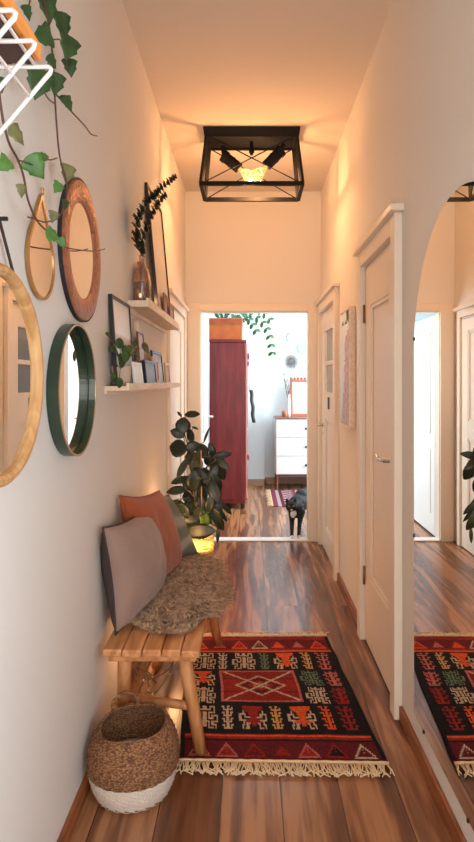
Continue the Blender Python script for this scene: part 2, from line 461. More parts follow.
# copper mirror
c = Vector((LW, 2.045, 1.862))
t = thing('copper_wall_mirror', 'round mirror in a wide hammered copper frame, highest on the left wall', 'mirror', c - Vector((0, 0, .24)))
mb = MB(); rings = []
for k in range(72):
    a = 2 * PI * k / 72
    prof = [(.157, .004), (.234, .002), (.234, .012), (.228, .017), (.195, .020), (.162, .015), (.157, .010)]
    rings.append([c + Vector((h, r * math.cos(a), r * math.sin(a))) for r, h in prof])
rings.append(rings[0]); mb.loft(rings, True)
part('frame', mb, M['copper'], t, smooth=True)
part('rim', ring(MB(), c, .237, .2338, .0005, .014, 72), M['dark'], t)
part('mirror_glass', MB().lathe([(0, .0095), (.16, .0095), (.16, .006), (0, .006)], c, 64, 'x', (False, False)), M['mirror'], t)
# green mirror
c = Vector((LW, 1.915, 1.398))
t = thing('green_wall_mirror', 'round mirror in a deep dark green metal rim below the copper one', 'mirror', c - Vector((0, 0, .2)))
part('frame', ring(MB(), c, .207, .2035, .001, .036, 72), M['green'], t)
part('inner_rim', ring(MB(), c, .2034, .195, .001, .012, 72), M['green_in'], t)
part('front_bead', ring(MB(), c, .208, .201, .036, .038, 72), M['brass'], t)
part('mirror_glass', MB().lathe([(0, .008), (.198, .008), (.198, .004), (0, .004)], c, 64, 'x', (False, False)), M['mirror'], t)
# tall arch mirror on the right wall
yc, rr, zt = 1.873, .48, 1.535
outl = [(yc + rr, .145)] + [(yc + rr * math.cos(k * PI / 40), zt + rr * math.sin(k * PI / 40)) for k in range(41)] + [(yc - rr, .145)]
t = thing('arched_wall_mirror', 'tall frameless arched mirror fixed to the right wall above the baseboard', 'mirror', (RW, yc, .145))
part('mirror_glass', MB().prism([Vector((RW - .0085, y, z)) for y, z in outl], (.002, 0, 0)), M['mirror'], t)
part('backing', MB().prism([Vector((RW - .0064, yc + (y - yc) * .997, z)) for y, z in outl], (.0055, 0, 0)), M['lightwood'], t)
for y, z in ((yc + rr - .001, 1.59), (yc + rr - .001, .83), (yc + .35, .145), (yc - .1, .145), (yc - .35, .145)):
    part('clip', MB().box((RW - .012, y - .005, z - .007), (RW - .0005, y + .005, z + .007)), M['dark'], t, bevel=.002)

# ---------------------------------------------------------------- upper left: wire shelf bracket with board
t = thing('wall_shelf', 'pine board on white wire brackets, cut off by the top left corner', 'shelf', (LW, .7, 1.9))
part('board', MB().box((LW + .005, .15, 1.925), (-.325, .955, 1.95)), M['orange_board'], t, bevel=.003)
part('board_underside', MB().box((LW + .012, .16, 1.918), (-.335, .948, 1.9248)), mat('dark brown underside', (66, 40, 34), .6), t)  # thin dark brown sheet on the board's lower face
rods = MB()
for i in range(10):
    y = .95 - .072 * i
    z = 1.914
    tip = Vector((-.309, y, z))
    b = MB()
    loop = [(LW + .004, y, z)] + [(-.325, y, z)] + [tip + Vector((.002, 0, -.004))] + [(-.320, y, z - .016)] + [(LW + .004, y, z - .315)]
    b.tube([loop[0], loop[1], (-.314, y, z + .0), (-.309, y, z - .004), (-.311, y, z - .010), (-.32, y, z - .02), loop[-1]], .0035, 6)
    part('wire_bracket', b, M['wire'], t, smooth=True)
for x, dz in ((-.335, 0), (-.40, 0), (-.48, 0), (-.343, -.05), (-.46, -.19)):
    part('wire_rod', MB().tube([(x, .28, 1.914 + dz + .003), (x, .955, 1.914 + dz + .003)], .003, 6), M['wire'], t, smooth=True)

# ---------------------------------------------------------------- ivy
def leaf_mesh(mb, c, d, nrm, L, W, kind='oval', fold=.18, curl=.15):
    d = Vector(d).normalized(); nrm = Vector(nrm); nrm = (nrm - d * nrm.dot(d)).normalized(); sd = d.cross(nrm)
    if kind == 'ivy':
        prof = [(0, .10), (.04, .34), (.16, .52), (.30, .44), (.42, .36), (.55, .40), (.66, .28), (.82, .14), (1, 0)]
    elif kind == 'round':
        prof = [(0, .06), (.08, .30), (.25, .46), (.45, .5), (.65, .47), (.83, .34), (.94, .18), (1, 0)]
    else:
        prof = [(0, .03), (.1, .24), (.28, .44), (.5, .5), (.7, .43), (.87, .25), (.96, .10), (1, 0)]
    L0 = c - d * L * .5
    rows = []
    for t_, w_ in prof:
        bend = -curl * L * (t_ - .3) ** 2
        mid = L0 + d * L * t_ + nrm * bend
        ww = w_ * W
        rows.append([mid + sd * ww * k + nrm * (fold * ww * abs(k)) for k in (-1, -.5, 0, .5, 1)])
    for i in range(len(rows) - 1):
        for k in range(4):
            q = [rows[i][k], rows[i][k + 1], rows[i + 1][k + 1], rows[i + 1][k]]
            if i == len(rows) - 2:
                q = [rows[i][k], rows[i][k + 1], rows[i + 1][2]]
            mb.bm.faces.new([mb.bm.verts.new(v) for v in q])
    bmesh.ops.remove_doubles(mb.bm, verts=mb.bm.verts, dist=1e-5)
    return mb
def leafpart(name, parent, c, d, n, L, W, m, kind='oval', **k):
    o = part(name, leaf_mesh(MB(), Vector(c), d, n, L, W, kind, **k), m, parent, smooth=True)
    s = o.modifiers.new('s', 'SOLIDIFY'); s.thickness = .0012
    return o
t = thing('trailing_ivy', 'ivy with long trailing vines hanging down over the teardrop and copper mirrors', 'plant', (-.5, 1.4, 2.6))
XI = -.505
def vine(pts, x=XI, r=.003, r2=.0018):
    w_ = [atx(p[0], p[1], p[2] if len(p) > 2 else x) for p in pts]
    part('vine', MB().tube(smoothline(w_, 5), r, 6, r2), M['stem'], t, smooth=True)
vine([(30, -75), (38, -20), (47, 15), (52, 50), (54, 80), (55, 100), (57, 130), (60, 158), (67, 185), (64, 205), (58, 218), (45, 222), (35, 219), (28, 217)])
vine([(54, 92), (70, 110), (85, 126), (91, 134), (97, 136)], r=.0026)
vine([(-14, -70), (-6, 20), (0, 100), (8, 140), (18, 160), (24, 178), (28, 200), (38, 222), (52, 235), (62, 246, -.515), (80, 250, -.525), (95, 251, -.53), (105, 249, -.53)])
vine([(38, -20), (30, 0), (28, 18)], r=.002); vine([(50, 60), (41, 80), (47, 97), (55, 104)], r=.002)
vine([(52, 40), (62, 42), (68, 70)], r=.002); vine([(18, 160), (28, 163), (35, 166)], r=.0018); vine([(57, 158), (50, 160), (45, 157)], r=.0018)
IV = [(47, 8, 30, -70, 'leaf'), (27, 13, 15, -60, 'leaf'), (42, 36, 26, -150, 'leaf'), (62, 26, 27, -70, 'leaf'), (68, 48, 27, -100, 'leaf'), (70, 68, 18, -75, 'leaf'), (52, 62, 14, -40, 'leaf'),
      (38, 84, 34, -100, 'leaf'), (55, 84, 24, -90, 'leaf'), (68, 104, 15, -45, 'leaf'), (62, 98, 9, 180, 'leaf'), (17, 136, 22, -35, 'leaf3'), (3, 165, 20, -130, 'leaf2'), (36, 168, 27, -40, 'leaf2'), (45, 157, 11, 20, 'leaf2'),
      (67, 174, 20, -95, 'leaf3'), (57, 188, 14, -120, 'leaf2'), (21, 191, 14, -80, 'leaf3'), (53, 217, 13, -100, 'leaf3'), (53, 236, 18, -10, 'leaf2'), (65, 205, 11, -95, 'leaf'), (62, 243, 12, -60, 'leaf2'), (5, 60, 20, -90, 'leaf'), (0, 85, 16, -70, 'leaf')]
for i, (x, y, s, ang, m) in enumerate(IV):
    p = atx(x, y, XI + .012 + .012 * ((i * 37) % 5 - 2) / 2)
    k = p.y / F; a = math.radians(ang)
    d = Vector((math.cos(a) * .55, math.cos(a) * .8, math.sin(a)))
    leafpart('leaf', t, p, d, (.75 + .3 * math.sin(i * 2.3), -.65, .25 * math.cos(i * 1.7)), s * k, s * k * .92, M[m], 'ivy')

# ---------------------------------------------------------------- picture ledges
def ledge(name, label, y0, y1, z, th=.033, dep=.10):
    t = thing(name, label, 'shelf', (LW, (y0 + y1) / 2, z - th), 'birch picture ledges on the left wall')
    part('shelf_board', MB().box((LW + .0005, y0, z - th * .55), (LW + dep - .012, y1, z)), M['lightwood'], t, bevel=.002)
    part('front_lip', MB().box((LW + dep - .012, y0, z - th * .55), (LW + dep, y1, z + .012)), M['lightwood'], t, bevel=.002)
    part('back_rail', MB().box((LW + .0005, y0, z - th), (LW + .012, y1, z - th * .55)), M['lightwood'], t, bevel=.002)
ZU, ZL = 1.808, 1.408
ledge('picture_ledge', 'upper birch picture ledge holding the glass bottle and tall black frame', 2.85, 4.12, ZU, .055)
ledge('picture_ledge', 'near part of the lower birch picture ledge, under the potted plant', 2.39, 2.97, ZL)
ledge('picture_ledge', 'far part of the lower birch picture ledge, under the small frames', 2.975, 4.22, ZL + .002)
def picture(name, label, cat, y0, y1, z, h, foot, m, pic, fw=.014, lean=.03, th=.014, group=None, mat_w=0, top=None):
    """frame standing on a ledge at height z, foot at x=foot, leaning back towards the wall"""
    t = thing(name, label, cat, (foot, (y0 + y1) / 2, z), group)
    ang = math.asin(max(-1, min(1, lean / h)))
    R = Matrix.Rotation(-ang, 3, 'Y'); piv = (foot, 0, z)
    x0, x1 = foot - th, foot
    mb = MB()
    for a, b in (((y0, z), (y0 + fw, z + h)), ((y1 - fw, z), (y1, z + h)), ((y0 + fw, z), (y1 - fw, z + fw)), ((y0 + fw, z + h - fw), (y1 - fw, z + h))):
        mb.box((x0, a[0], a[1]), (x1, b[0], b[1]), R, piv)
    part('frame', mb, m, t, bevel=.0015)
    part('picture', MB().box((x0 + th * .3, y0 + fw, z + fw), (x0 + th * .6, y1 - fw, z + h - fw), R, piv), pic, t)
    return t
def art(name, stops, axis=2, scale=1, off=0, rough=.4, nz=.1, nscale=8):
    """bands of colour along one local axis, broken by noise"""
    m, n, l, p = newmat(name)
    tc = n.new('ShaderNodeTexCoord'); sp = n.new('ShaderNodeSeparateXYZ'); l.new(tc.outputs['Generated'], sp.inputs[0])
    no = n.new('ShaderNodeTexNoise'); no.inputs['Scale'].default_value = nscale; no.inputs['Detail'].default_value = 5; l.new(tc.outputs['Object'], no.inputs[0])
    s1 = n.new('ShaderNodeMath'); s1.operation = 'SUBTRACT'; s1.inputs[1].default_value = .5; l.new(no.outputs[0], s1.inputs[0])
    ma = n.new('ShaderNodeMath'); ma.operation = 'MULTIPLY_ADD'; ma.inputs[1].default_value = nz * 2; l.new(s1.outputs[0], ma.inputs[0]); l.new(sp.outputs[axis], ma.inputs[2])
    cr = n.new('ShaderNodeValToRGB'); cr.color_ramp.interpolation = 'LINEAR'
    e = cr.color_ramp.elements; e[0].position = stops[0][0]; e[0].color = srgb(*stops[0][1]); e[1].position = stops[-1][0]; e[1].color = srgb(*stops[-1][1])
    for s_, c_ in stops[1:-1]: q = e.new(s_); q.color = srgb(*c_)
    l.new(ma.outputs[0], cr.inputs[0]); l.new(cr.outputs[0], p.inputs['Base Color']); p.inputs['Roughness'].default_value = rough
    return m
A_mount = art('mountain lake print', [(.0, (180, 196, 210)), (.40, (214, 226, 240)), (.43, (120, 104, 96)), (.56, (196, 160, 130)), (.6, (236, 232, 226)), (1, (240, 236, 230))], nz=.04, nscale=14)
A_pale = art('pale abstract print', [(0, (196, 186, 178)), (.5, (222, 214, 206)), (1, (204, 194, 186))], nz=.3, nscale=5, rough=.3)
A_dark = art('dark portrait print', [(0, (40, 30, 34)), (.5, (96, 74, 74)), (1, (44, 34, 40))], nz=.3, nscale=25)
A_grey = art('grey landscape print', [(0, (110, 104, 112)), (.5, (160, 156, 160)), (1, (88, 84, 92))], nz=.25, nscale=20)
A_white = art('white card', [(0, (216, 220, 214)), (1, (236, 234, 226))], nz=.2)
A_pink = art('dusky pink cover', [(0, (160, 110, 96)), (1, (190, 136, 116))], nz=.2)
A_brown = art('brown photograph', [(0, (90, 52, 36)), (.5, (150, 90, 58)), (1, (98, 58, 40))], nz=.3, nscale=30)
M['gold'] = mat('dull gold', (190, 146, 84), .35, metal=.8)
M['brownwood'] = wood('red brown wood', (112, 60, 38), (150, 86, 54), 'z', .4)
picture('framed_picture', 'tall black poster frame leaning on the upper ledge behind the eucalyptus', 'picture', 3.32, 3.88, ZU + .012, .70, LW + .078, M['blackwood'], A_pale, .016, .062, .02)
picture('framed_picture', 'small red-brown wooden frame behind the glass bottle on the upper ledge', 'picture', 3.00, 3.22, ZU, .215, LW + .062, M['brownwood'], A_brown, .018, .03)
picture('framed_picture', 'small brown frame in front of the tall black poster frame', 'picture', 3.50, 3.66, ZU, .135, LW + .087, M['brownwood'], A_brown, .014, .006, .008)
picture('framed_picture', 'smallest brown frame at the far end of the upper ledge', 'picture', 3.74, 3.94, ZU, .11, LW + .088, M['brownwood'], A_brown, .02, .005, .008)
picture('framed_picture', 'black frame with a mountain lake print behind the potted plant', 'picture', 2.46, 2.84, ZL, .375, LW + .042, M['blackwood'], A_mount, .014, .026, .016)
picture('framed_picture', 'small white framed card beside the potted plant on the lower ledge', 'picture', 2.60, 2.80, ZL, .105, LW + .088, M['trim_white'], A_white, .012, .012, .01)
picture('framed_picture', 'brown frame just behind the small white one', 'picture', 2.83, 3.0, ZL, .125, LW + .070, M['brownwood'], A_dark, .012, .012, .01)
picture('framed_picture', 'small black frame with a dark photograph, middle of lower ledge', 'picture', 2.90, 3.22, ZL + .003, .122, LW + .086, M['blackwood'], A_dark, .014, .012, .01)
picture('framed_picture', 'tall slim brown frame standing highest on the lower ledge', 'picture', 2.96, 3.12, ZL, .265, LW + .05, M['brownwood'], A_pink, .01, .02, .01)
picture('paperback_book', 'dusky pink booklet upright between the two dark frames', 'book', 3.19, 3.40, ZL + .003, .150, LW + .074, mat('pink cover', (186, 136, 120), .5), A_pink, .03, .012, .012)
picture('framed_picture', 'grey black frame with a grey landscape toward the ledge end', 'picture', 3.32, 3.68, ZL + .003, .19, LW + .062, M['blackwood'], A_grey, .016, .02, .012)
picture('framed_picture', 'gold frame standing last on the lower ledge', 'picture', 3.72, 3.90, ZL + .003, .135, LW + .07, M['gold'], A_brown, .016, .012, .012)
# oval wall chime
mb = MB(); rings = []
for h, s in ((0, 1), (.014, 1), (.02, .9), (.023, .6)):
    rings.append([Vector((LW + .001 + h, 3.02 + .022 * s * math.cos(k * PI / 12), 1.685 + (.028 * s * math.sin(k * PI / 12)) + (.026 if math.sin(k * PI / 12) >= 0 else -.026))) for k in range(24)])
mb.loft(rings, True, (True, True))
tag(part('wall_thermometer', mb, mat('pale cream plastic', (222, 196, 160), .4), None, smooth=False), 'pale oval wall device between the two picture ledges', 'thermometer')

# bottle + eucalyptus
M['glass'] = mat('pinkish clear glass', (244, 216, 200), .03, trans=.92, spec=.5)
bp = Vector((-.520, 2.955, ZU))
t = thing('glass_bottle', 'clear glass bottle vase at the near end of the upper ledge', 'bottle', bp)
part('bottle_glass', MB().lathe([(.0, .0), (.036, .0), (.041, .01), (.042, .12), (.034, .155), (.017, .185), (.014, .20), (.014, .225), (.017, .23), (.015, .23), (.012, .222), (.012, .2), (.015, .183), (.031, .153), (.038, .118), (.037, .012), (.0, .006)], bp, 28, 'z', (False, False)), M['glass'], t, smooth=True)
part('water', MB().lathe([(0, .007), (.0365, .013), (.0375, .10), (0, .10)], bp, 24, 'z', (False, False)), mat('water', (220, 200, 180), .02, trans=1), t, smooth=True)
t = thing('eucalyptus_branch', 'dried dark eucalyptus branches standing in the clear glass bottle', 'plant', bp + Vector((0, 0, .02)))
def euca(pts):
    w_ = [bp + Vector((0, 0, .02)), bp + Vector((0, 0, .21))] + pts
    ln = smoothline(w_, 8)
    part('stem', MB().tube(ln, .002, 5, .001), M['stem'], t, smooth=True)
    mb = MB()
    for i, p in enumerate(ln[10:]):
        for s in (-1, 1):
            for q in range(2):
                d = Vector((.5 * math.sin(i * 1.9 + q), s * .9, .5 + .3 * math.sin(i * 2.7))).normalized()
                L = .034 - .014 * i / len(ln)
                leaf_mesh(mb, p + d * L * .55 + Vector((0, 0, .006 * q)), d, (1, -.5 * s + .4 * math.sin(i + q), .3), L, L * .85, 'round')
    part('foliage', mb, M['euca'], t, smooth=True)
euca([Vector((-.52, 2.80, 2.14)), Vector((-.50, 2.83, 2.22)), Vector((-.48, 2.93, 2.30)), Vector((-.46, 3.0, 2.345)), Vector((-.44, 3.06, 2.40)), Vector((-.41, 3.14, 2.455)), Vector((-.39, 3.2, 2.50))])
euca([Vector((-.51, 2.9, 2.10)), Vector((-.495, 2.98, 2.20)), Vector((-.475, 3.04, 2.28)), Vector((-.45, 3.08, 2.34)), Vector((-.43, 3.12, 2.38))])
euca([Vector((-.53, 2.84, 2.08)), Vector((-.525, 2.86, 2.16)), Vector((-.51, 2.9, 2.24))])

# potted trailing plant on the lower ledge
pp = Vector((-.525, 2.50, ZL))
t = thing('potted_plant', 'small leafy plant in a pale clay pot on the lower ledge', 'plant', pp)
part('pot', MB().lathe([(0, 0), (.030, 0), (.036, .02), (.040, .07), (.041, .08), (.037, .08), (.034, .066), (0, .064)], pp, 28, 'z', (False, False)), mat('pale clay', (196, 178, 160), .8, var=.1), t, smooth=True)
PL = [(45, 205, 22, 170), (40, 265, 30, 190), (95, 245, 40, 60), (150, 290, 52, 20), (195, 295, 38, -20), (125, 335, 52, -60), (240, 275, 46, -10), (165, 275, 26, 30), (190, 250, 20, 60), (26, 412, 32, -80), (34, 440, 36, -80), (95, 300, 44, 100), (75, 285, 26, 170)]
top = pp + Vector((0, 0, .066))
for i, (cx, cy, s, ang) in enumerate(PL):
    X = -.535 + .022 * (i % 4); p = atx(95 + cx * .211, 290 + cy * .211, X if cx < 200 else -.47)
    p.y = max(p.y, 2.30)
    k = .211 * p.y / F; a = math.radians(ang)
    mid = (top + p) / 2 + Vector((0, 0, .03))
    part('stem', MB().tube(smoothline([top, mid, p], 5), .0014, 5), M['stem'], t, smooth=True)
    leafpart('leaf', t, p, (.4 * math.cos(a), .8 * math.cos(a), math.sin(a)), (.8, -.6, .4), s * k * 1.4, s * k * 1.2, M['leaf'], 'round')

# ---------------------------------------------------------------- canvas on the right wall
t = thing('wall_picture', 'box framed picture of pink rock towers against blue sky on the right wall', 'picture', (RW, 3.89, 1.15))
x0 = RW - .042; y0, y1, z0, z1 = 3.68, 4.11, 1.145, 1.885
mb = MB()
for a, b in (((y0, z0), (y0 + .012, z1)), ((y1 - .012, z0), (y1, z1)), ((y0 + .012, z0), (y1 - .012, z0 + .012)), ((y0 + .012, z1 - .012), (y1 - .012, z1))):
    mb.box((x0, a[0], a[1]), (RW - .001, b[0], b[1]))
part('frame', mb, M['lightwood'], t, bevel=.002)
# picture: sky with a rock silhouette drawn as cells of colour
def colorgrid(name, nu, nv, P, cf, m, parent, th=0):
    me = bpy.data.meshes.new(name)
    vs = [P(i / nu, j / nv) for j in range(nv + 1) for i in range(nu + 1)]
    base = wloc(parent) if parent else Vector((0, 0, 0))
    fs = [(j * (nu + 1) + i, j * (nu + 1) + i + 1, (j + 1) * (nu + 1) + i + 1, (j + 1) * (nu + 1) + i) for j in range(nv) for i in range(nu)]
    me.from_pydata([v - base for v in vs], [], fs)
    ca = me.color_attributes.new('Col', 'FLOAT_COLOR', 'CORNER')
    k = 0
    for j in range(nv):
        for i in range(nu):
            c_ = cf(i, j)
            for q in range(4): ca.data[k].color = c_; k += 1
    me.materials.append(m)
    o = bpy.data.objects.new(name, me); COL.objects.link(o)
    if parent: o.parent = parent
    if th:
        s = o.modifiers.new('s', 'SOLIDIFY'); s.thickness = th; s.offset = -1
    return o
def canvas_col(i, j):
    u = i / 40; v = j / 70      # u: 0 near ... 1 far ; v: 0 bottom
    n_ = noise.noise(Vector((u * 6, v * 9, 1))) * .12
    edge = .18 + .62 * (1 - v) ** 1.2 + n_ + (.1 if .55 < v < .78 else 0)
    if v > .88 and noise.noise(Vector((u * 9, v * 9, 4))) > -.05 and u < .75: return srgb(70, 100, 84)
    if u < edge and v < .82:
        q = noise.noise(Vector((u * 14, v * 22, 3)))
        return srgb(190 + 45 * q, 176 + 45 * q, 200 + 40 * q)
    return srgb(200 + 40 * v, 228 + 20 * v, 252)
M['canvas'] = vcmat('printed canvas', .5, .1)
colorgrid('picture', 40, 70, lambda u, v: Vector((x0 + .006, y0 + .012 + (y1 - y0 - .024) * u, z0 + .012 + (z1 - z0 - .024) * v)), canvas_col, M['canvas'], t)

# ---------------------------------------------------------------- ceiling light
LX, LY = .018, 4.20
t = thing('ceiling_light', 'black metal cage ceiling light with two bare bulbs', 'ceiling light', (LX, LY, CZ))
zt0, zt1, zb = CZ - .001, CZ - .055, CZ - .40
part('ceiling_plate', MB().loft([[(LX + sx * w_ / 2, LY + sy * d_ / 2, z) for sx, sy in ((-1, -1), (1, -1), (1, 1), (-1, 1))] for w_, d_, z in ((.655, .26, zt0), (.64, .25, zt1))], True, (True, True)), M['black'], t, bevel=.003)
mb = MB()
tc_ = [Vector((LX + sx * .30, LY + sy * .115, zt1)) for sx, sy in ((-1, -1), (1, -1), (1, 1), (-1, 1))]
bc_ = [Vector((LX + sx * .335, LY + sy * .175, zb)) for sx, sy in ((-1, -1), (1, -1), (1, 1), (-1, 1))]
def bar(mb, a, b, w_, h=None):
    a = Vector(a); b = Vector(b); d = (b - a); L = d.length
    q = d.to_track_quat('Z', 'Y').to_matrix().to_4x4()
    r = bmesh.ops.create_cube(mb.bm, size=1)
    bmesh.ops.transform(mb.bm, matrix=Matrix.Translation((a + b) / 2) @ q @ Matrix.Diagonal((w_, h or w_, L, 1)), verts=r['verts'])
for k in range(4):
    bar(mb, bc_[k], bc_[(k + 1) % 4], .026); bar(mb, tc_[k] + Vector((0, 0, -.004)), tc_[(k + 1) % 4] + Vector((0, 0, -.004)), .018); bar(mb, tc_[k], bc_[k], .022)
part('cage', mb, M['black'], t)
mb = MB()
for k in range(4):
    a, b, c_, d_ = tc_[k], tc_[(k + 1) % 4], bc_[k], bc_[(k + 1) % 4]
    mb.tube([a, d_], .004, 6); mb.tube([b, c_], .004, 6)
part('cross_rods', mb, M['black'], t)
part('centre_stud', MB().tube([(LX, LY, zt1), (LX, LY, zt1 - .09)], .012, 10).tube([(LX, LY, zt1 - .05), (LX, LY, zt1 - .075)], .02, 10), M['black'], t)
M['bulb'] = mat('clear bulb glass', (255, 236, 206), .05, trans=.9, emit=(255, 186, 110), es=.25)
M['fil'] = mat('glowing filament', (255, 190, 110), .5, emit=(255, 170, 80), es=14)
for s, pts in ((1, [(.22, -.02, zt1 - .02), (.20, -.02, zt1 - .07), (.10, -.01, zt1 - .17)]), (-1, [(-.20, 0, zt1 - .03), (-.19, .0, zt1 - .10), (-.085, .01, zt1 - .18)])):
    P_ = [Vector((LX + x, LY + y, z)) for x, y, z in pts]
    so = MB().tube(P_[:2], .016, 10)
    d = (P_[2] - P_[1]).normalized()
    so.tube([P_[1] - d * .01, P_[1] + d * .02], .042, 16).tube([P_[1] + d * .02, P_[2]], .037, 16)
    so.tube([P_[1] + d * .06, P_[1] + d * .07], .040, 16)
    part('bulb_socket', so, M['black'], t, smooth=False)
    q = d.to_track_quat('Z', 'Y').to_matrix()
    prof = [(.014, 0), (.016, .02), (.030, .045), (.044, .08), (.047, .105), (.038, .135), (.018, .15), (0, .153)]
    bl = MB(); bl.loft([[P_[2] + q @ Vector((r_ * math.cos(k * PI / 10), r_ * math.sin(k * PI / 10), h)) for k in range(20)] for r_, h in prof], True)
    b = part('light_bulb', bl, M['bulb'], t, smooth=True)
    fl = MB().tube([P_[2] + q @ Vector((.014 * math.cos(k * .9), .014 * math.sin(k * .9), .03 + .008 * k)) for k in range(12)], .002, 5)
    part('filament', fl, M['fil'], b)
    if s == 1: bulbA = P_[2] + d * .17
    else: bulbB = P_[2] + d * .17

# ---------------------------------------------------------------- bench
t = thing('wooden_bench', 'rustic slatted pine bench with splayed legs along the left wall', 'bench', (-.355, 2.76, 0))
ZS = .45
edges = [-.535, -.462, -.39, -.318, -.247, -.178]
for i in range(5):
    a, b = edges[i] + .0015, edges[i + 1] - .0015
    jit = (.006, -.004, .004, 0, -.006)[i]
    mb = MB().box((a, 2.205 + jit, ZS - .028), (b, 3.32 - jit, ZS + (i % 2) * .002))
    part('seat_slat', mb, M['bench'], t, bevel=.006)
for ya in (2.25, 3.24): part('apron', MB().box((-.52, ya, ZS - .062), (-.195, ya + .035, ZS - .029)), M['bench'], t, bevel=.004)
legs = [((-.25, 2.30), (-.183, 2.325)), ((-.47, 2.31), (-.505, 2.42)), ((-.24, 3.20), (-.165, 3.30)), ((-.47, 3.2), (-.50, 3.28))]
for (a, b), (c_, d_) in legs:
    part('leg', MB().tube([(a, b, ZS - .03), (c_, d_, 0.001)], lambda q: .027 - .004 * q, 10), M['benchleg'], t, smooth=True)
part('stretcher', MB().tube([(-.495, 2.385, .19), (-.215, 2.315, .19)], .017, 8), M['benchleg'], t, smooth=True)
part('stretcher', MB().tube([(-.49, 3.24, .19), (-.20, 3.25, .19)], .017, 8), M['benchleg'], t, smooth=True)
part('brace', MB().tube([(-.31, 2.42, ZS - .03), (-.42, 2.66, .16)], .022, 8), M['benchleg'], t, smooth=True)
part('long_stretcher', MB().tube([(-.42, 2.40, .19), (-.40, 3.24, .19)], .015, 8), M['benchleg'], t, smooth=True)

# sheepskin
def fur_height(x, y): return ZS + .012 + .014 * noise.noise(Vector((x * 9, y * 9, 0)))
outline = []
cx0, cy0 = -.33, 2.86
N = 44
for k in range(N):
    a = 2 * PI * k / N
    rx = .195 + .02 * math.sin(3 * a + 1) + .01 * math.sin(7 * a); ry = .52 + .03 * math.sin(4 * a)
    outline.append((cx0 + rx * math.copysign(abs(math.cos(a)) ** .75, math.cos(a)), cy0 + ry * math.copysign(abs(math.sin(a)) ** .75, math.sin(a))))
t = thing('sheepskin', 'shaggy taupe sheepskin spread over the wooden bench', 'sheepskin', (cx0, cy0, ZS))
def drop(x, y):
    """sheepskin surface height incl. the sag over the bench's free edge"""
    z = fur_height(x, y)
    if x > -.178: z -= (x + .178) * 1.5 + 6 * (x + .178) ** 2
    return z
mb = MB(); rings = []
for s in (0.02, .2, .4, .6, .75, .88, 1):
    rings.append([Vector((cx0 + (x - cx0) * s, cy0 + (y - cy0) * s, drop(cx0 + (x - cx0) * s, cy0 + (y - cy0) * s))) for x, y in outline])
mb.loft(rings, True)
o = part('hide', mb, M['fur_d'], t, smooth=True); s = o.modifiers.new('s', 'SOLIDIFY'); s.thickness = .008
mb = MB(); bm = mb.bm
rnd = random.Random(3)
def inside_scale(x, y):
    a = math.atan2((y - cy0) / .52, (x - cx0) / .195)
    return math.hypot((x - cx0) / .195, (y - cy0) / .52), a
cnt = 0
for _ in range(15000):
    k = rnd.random() * N; i = int(k) % N; j = (i + 1) % N; q = k - int(k)
    ox = outline[i][0] * (1 - q) + outline[j][0] * q; oy = outline[i][1] * (1 - q) + outline[j][1] * q
    s = math.sqrt(rnd.random()) * 1.0
    x = cx0 + (ox - cx0) * s; y = cy0 + (oy - cy0) * s
    z = drop(x, y)
    flow = noise.noise_vector(Vector((x * 13, y * 13, .3)))
    dr = Vector(((x - cx0) * 2.4, (y - cy0) * 1.0, 0)) + Vector((flow.x, flow.y, 0)) * 1.1 + Vector((rnd.uniform(-.3, .3), rnd.uniform(-.3, .3), 0))
    L = rnd.uniform(.034, .062)
    if s > .85: L *= 1.0
    up = .9 if s < .85 else .35
    if dr.length > 1: dr.normalize()
    p0 = Vector((x, y, z)); h = Vector((dr.x, dr.y, up)).normalized()
    p1 = p0 + h * L * .5
    p2 = p1 + Vector((dr.x, dr.y, up * .1 - .25)).normalized() * L * .5 + Vector((0, 0, .004))
    sd = h.cross(Vector((rnd.uniform(-1, 1), rnd.uniform(-1, 1), .2))).normalized() * rnd.uniform(.0018, .0045)
    v = [bm.verts.new(p0 - sd), bm.verts.new(p0 + sd), bm.verts.new(p1 + sd * .9), bm.verts.new(p1 - sd * .9), bm.verts.new(p2)]
    bm.faces.new((v[0], v[1], v[2], v[3])); bm.faces.new((v[3], v[2], v[4]))
base = wloc(t); bmesh.ops.translate(bm, vec=-base, verts=bm.verts)
me = bpy.data.meshes.new('fleece'); bm.to_mesh(me); bm.free(); me.materials.append(M['fur'])
o = bpy.data.objects.new('fleece', me); COL.objects.link(o); o.parent = t

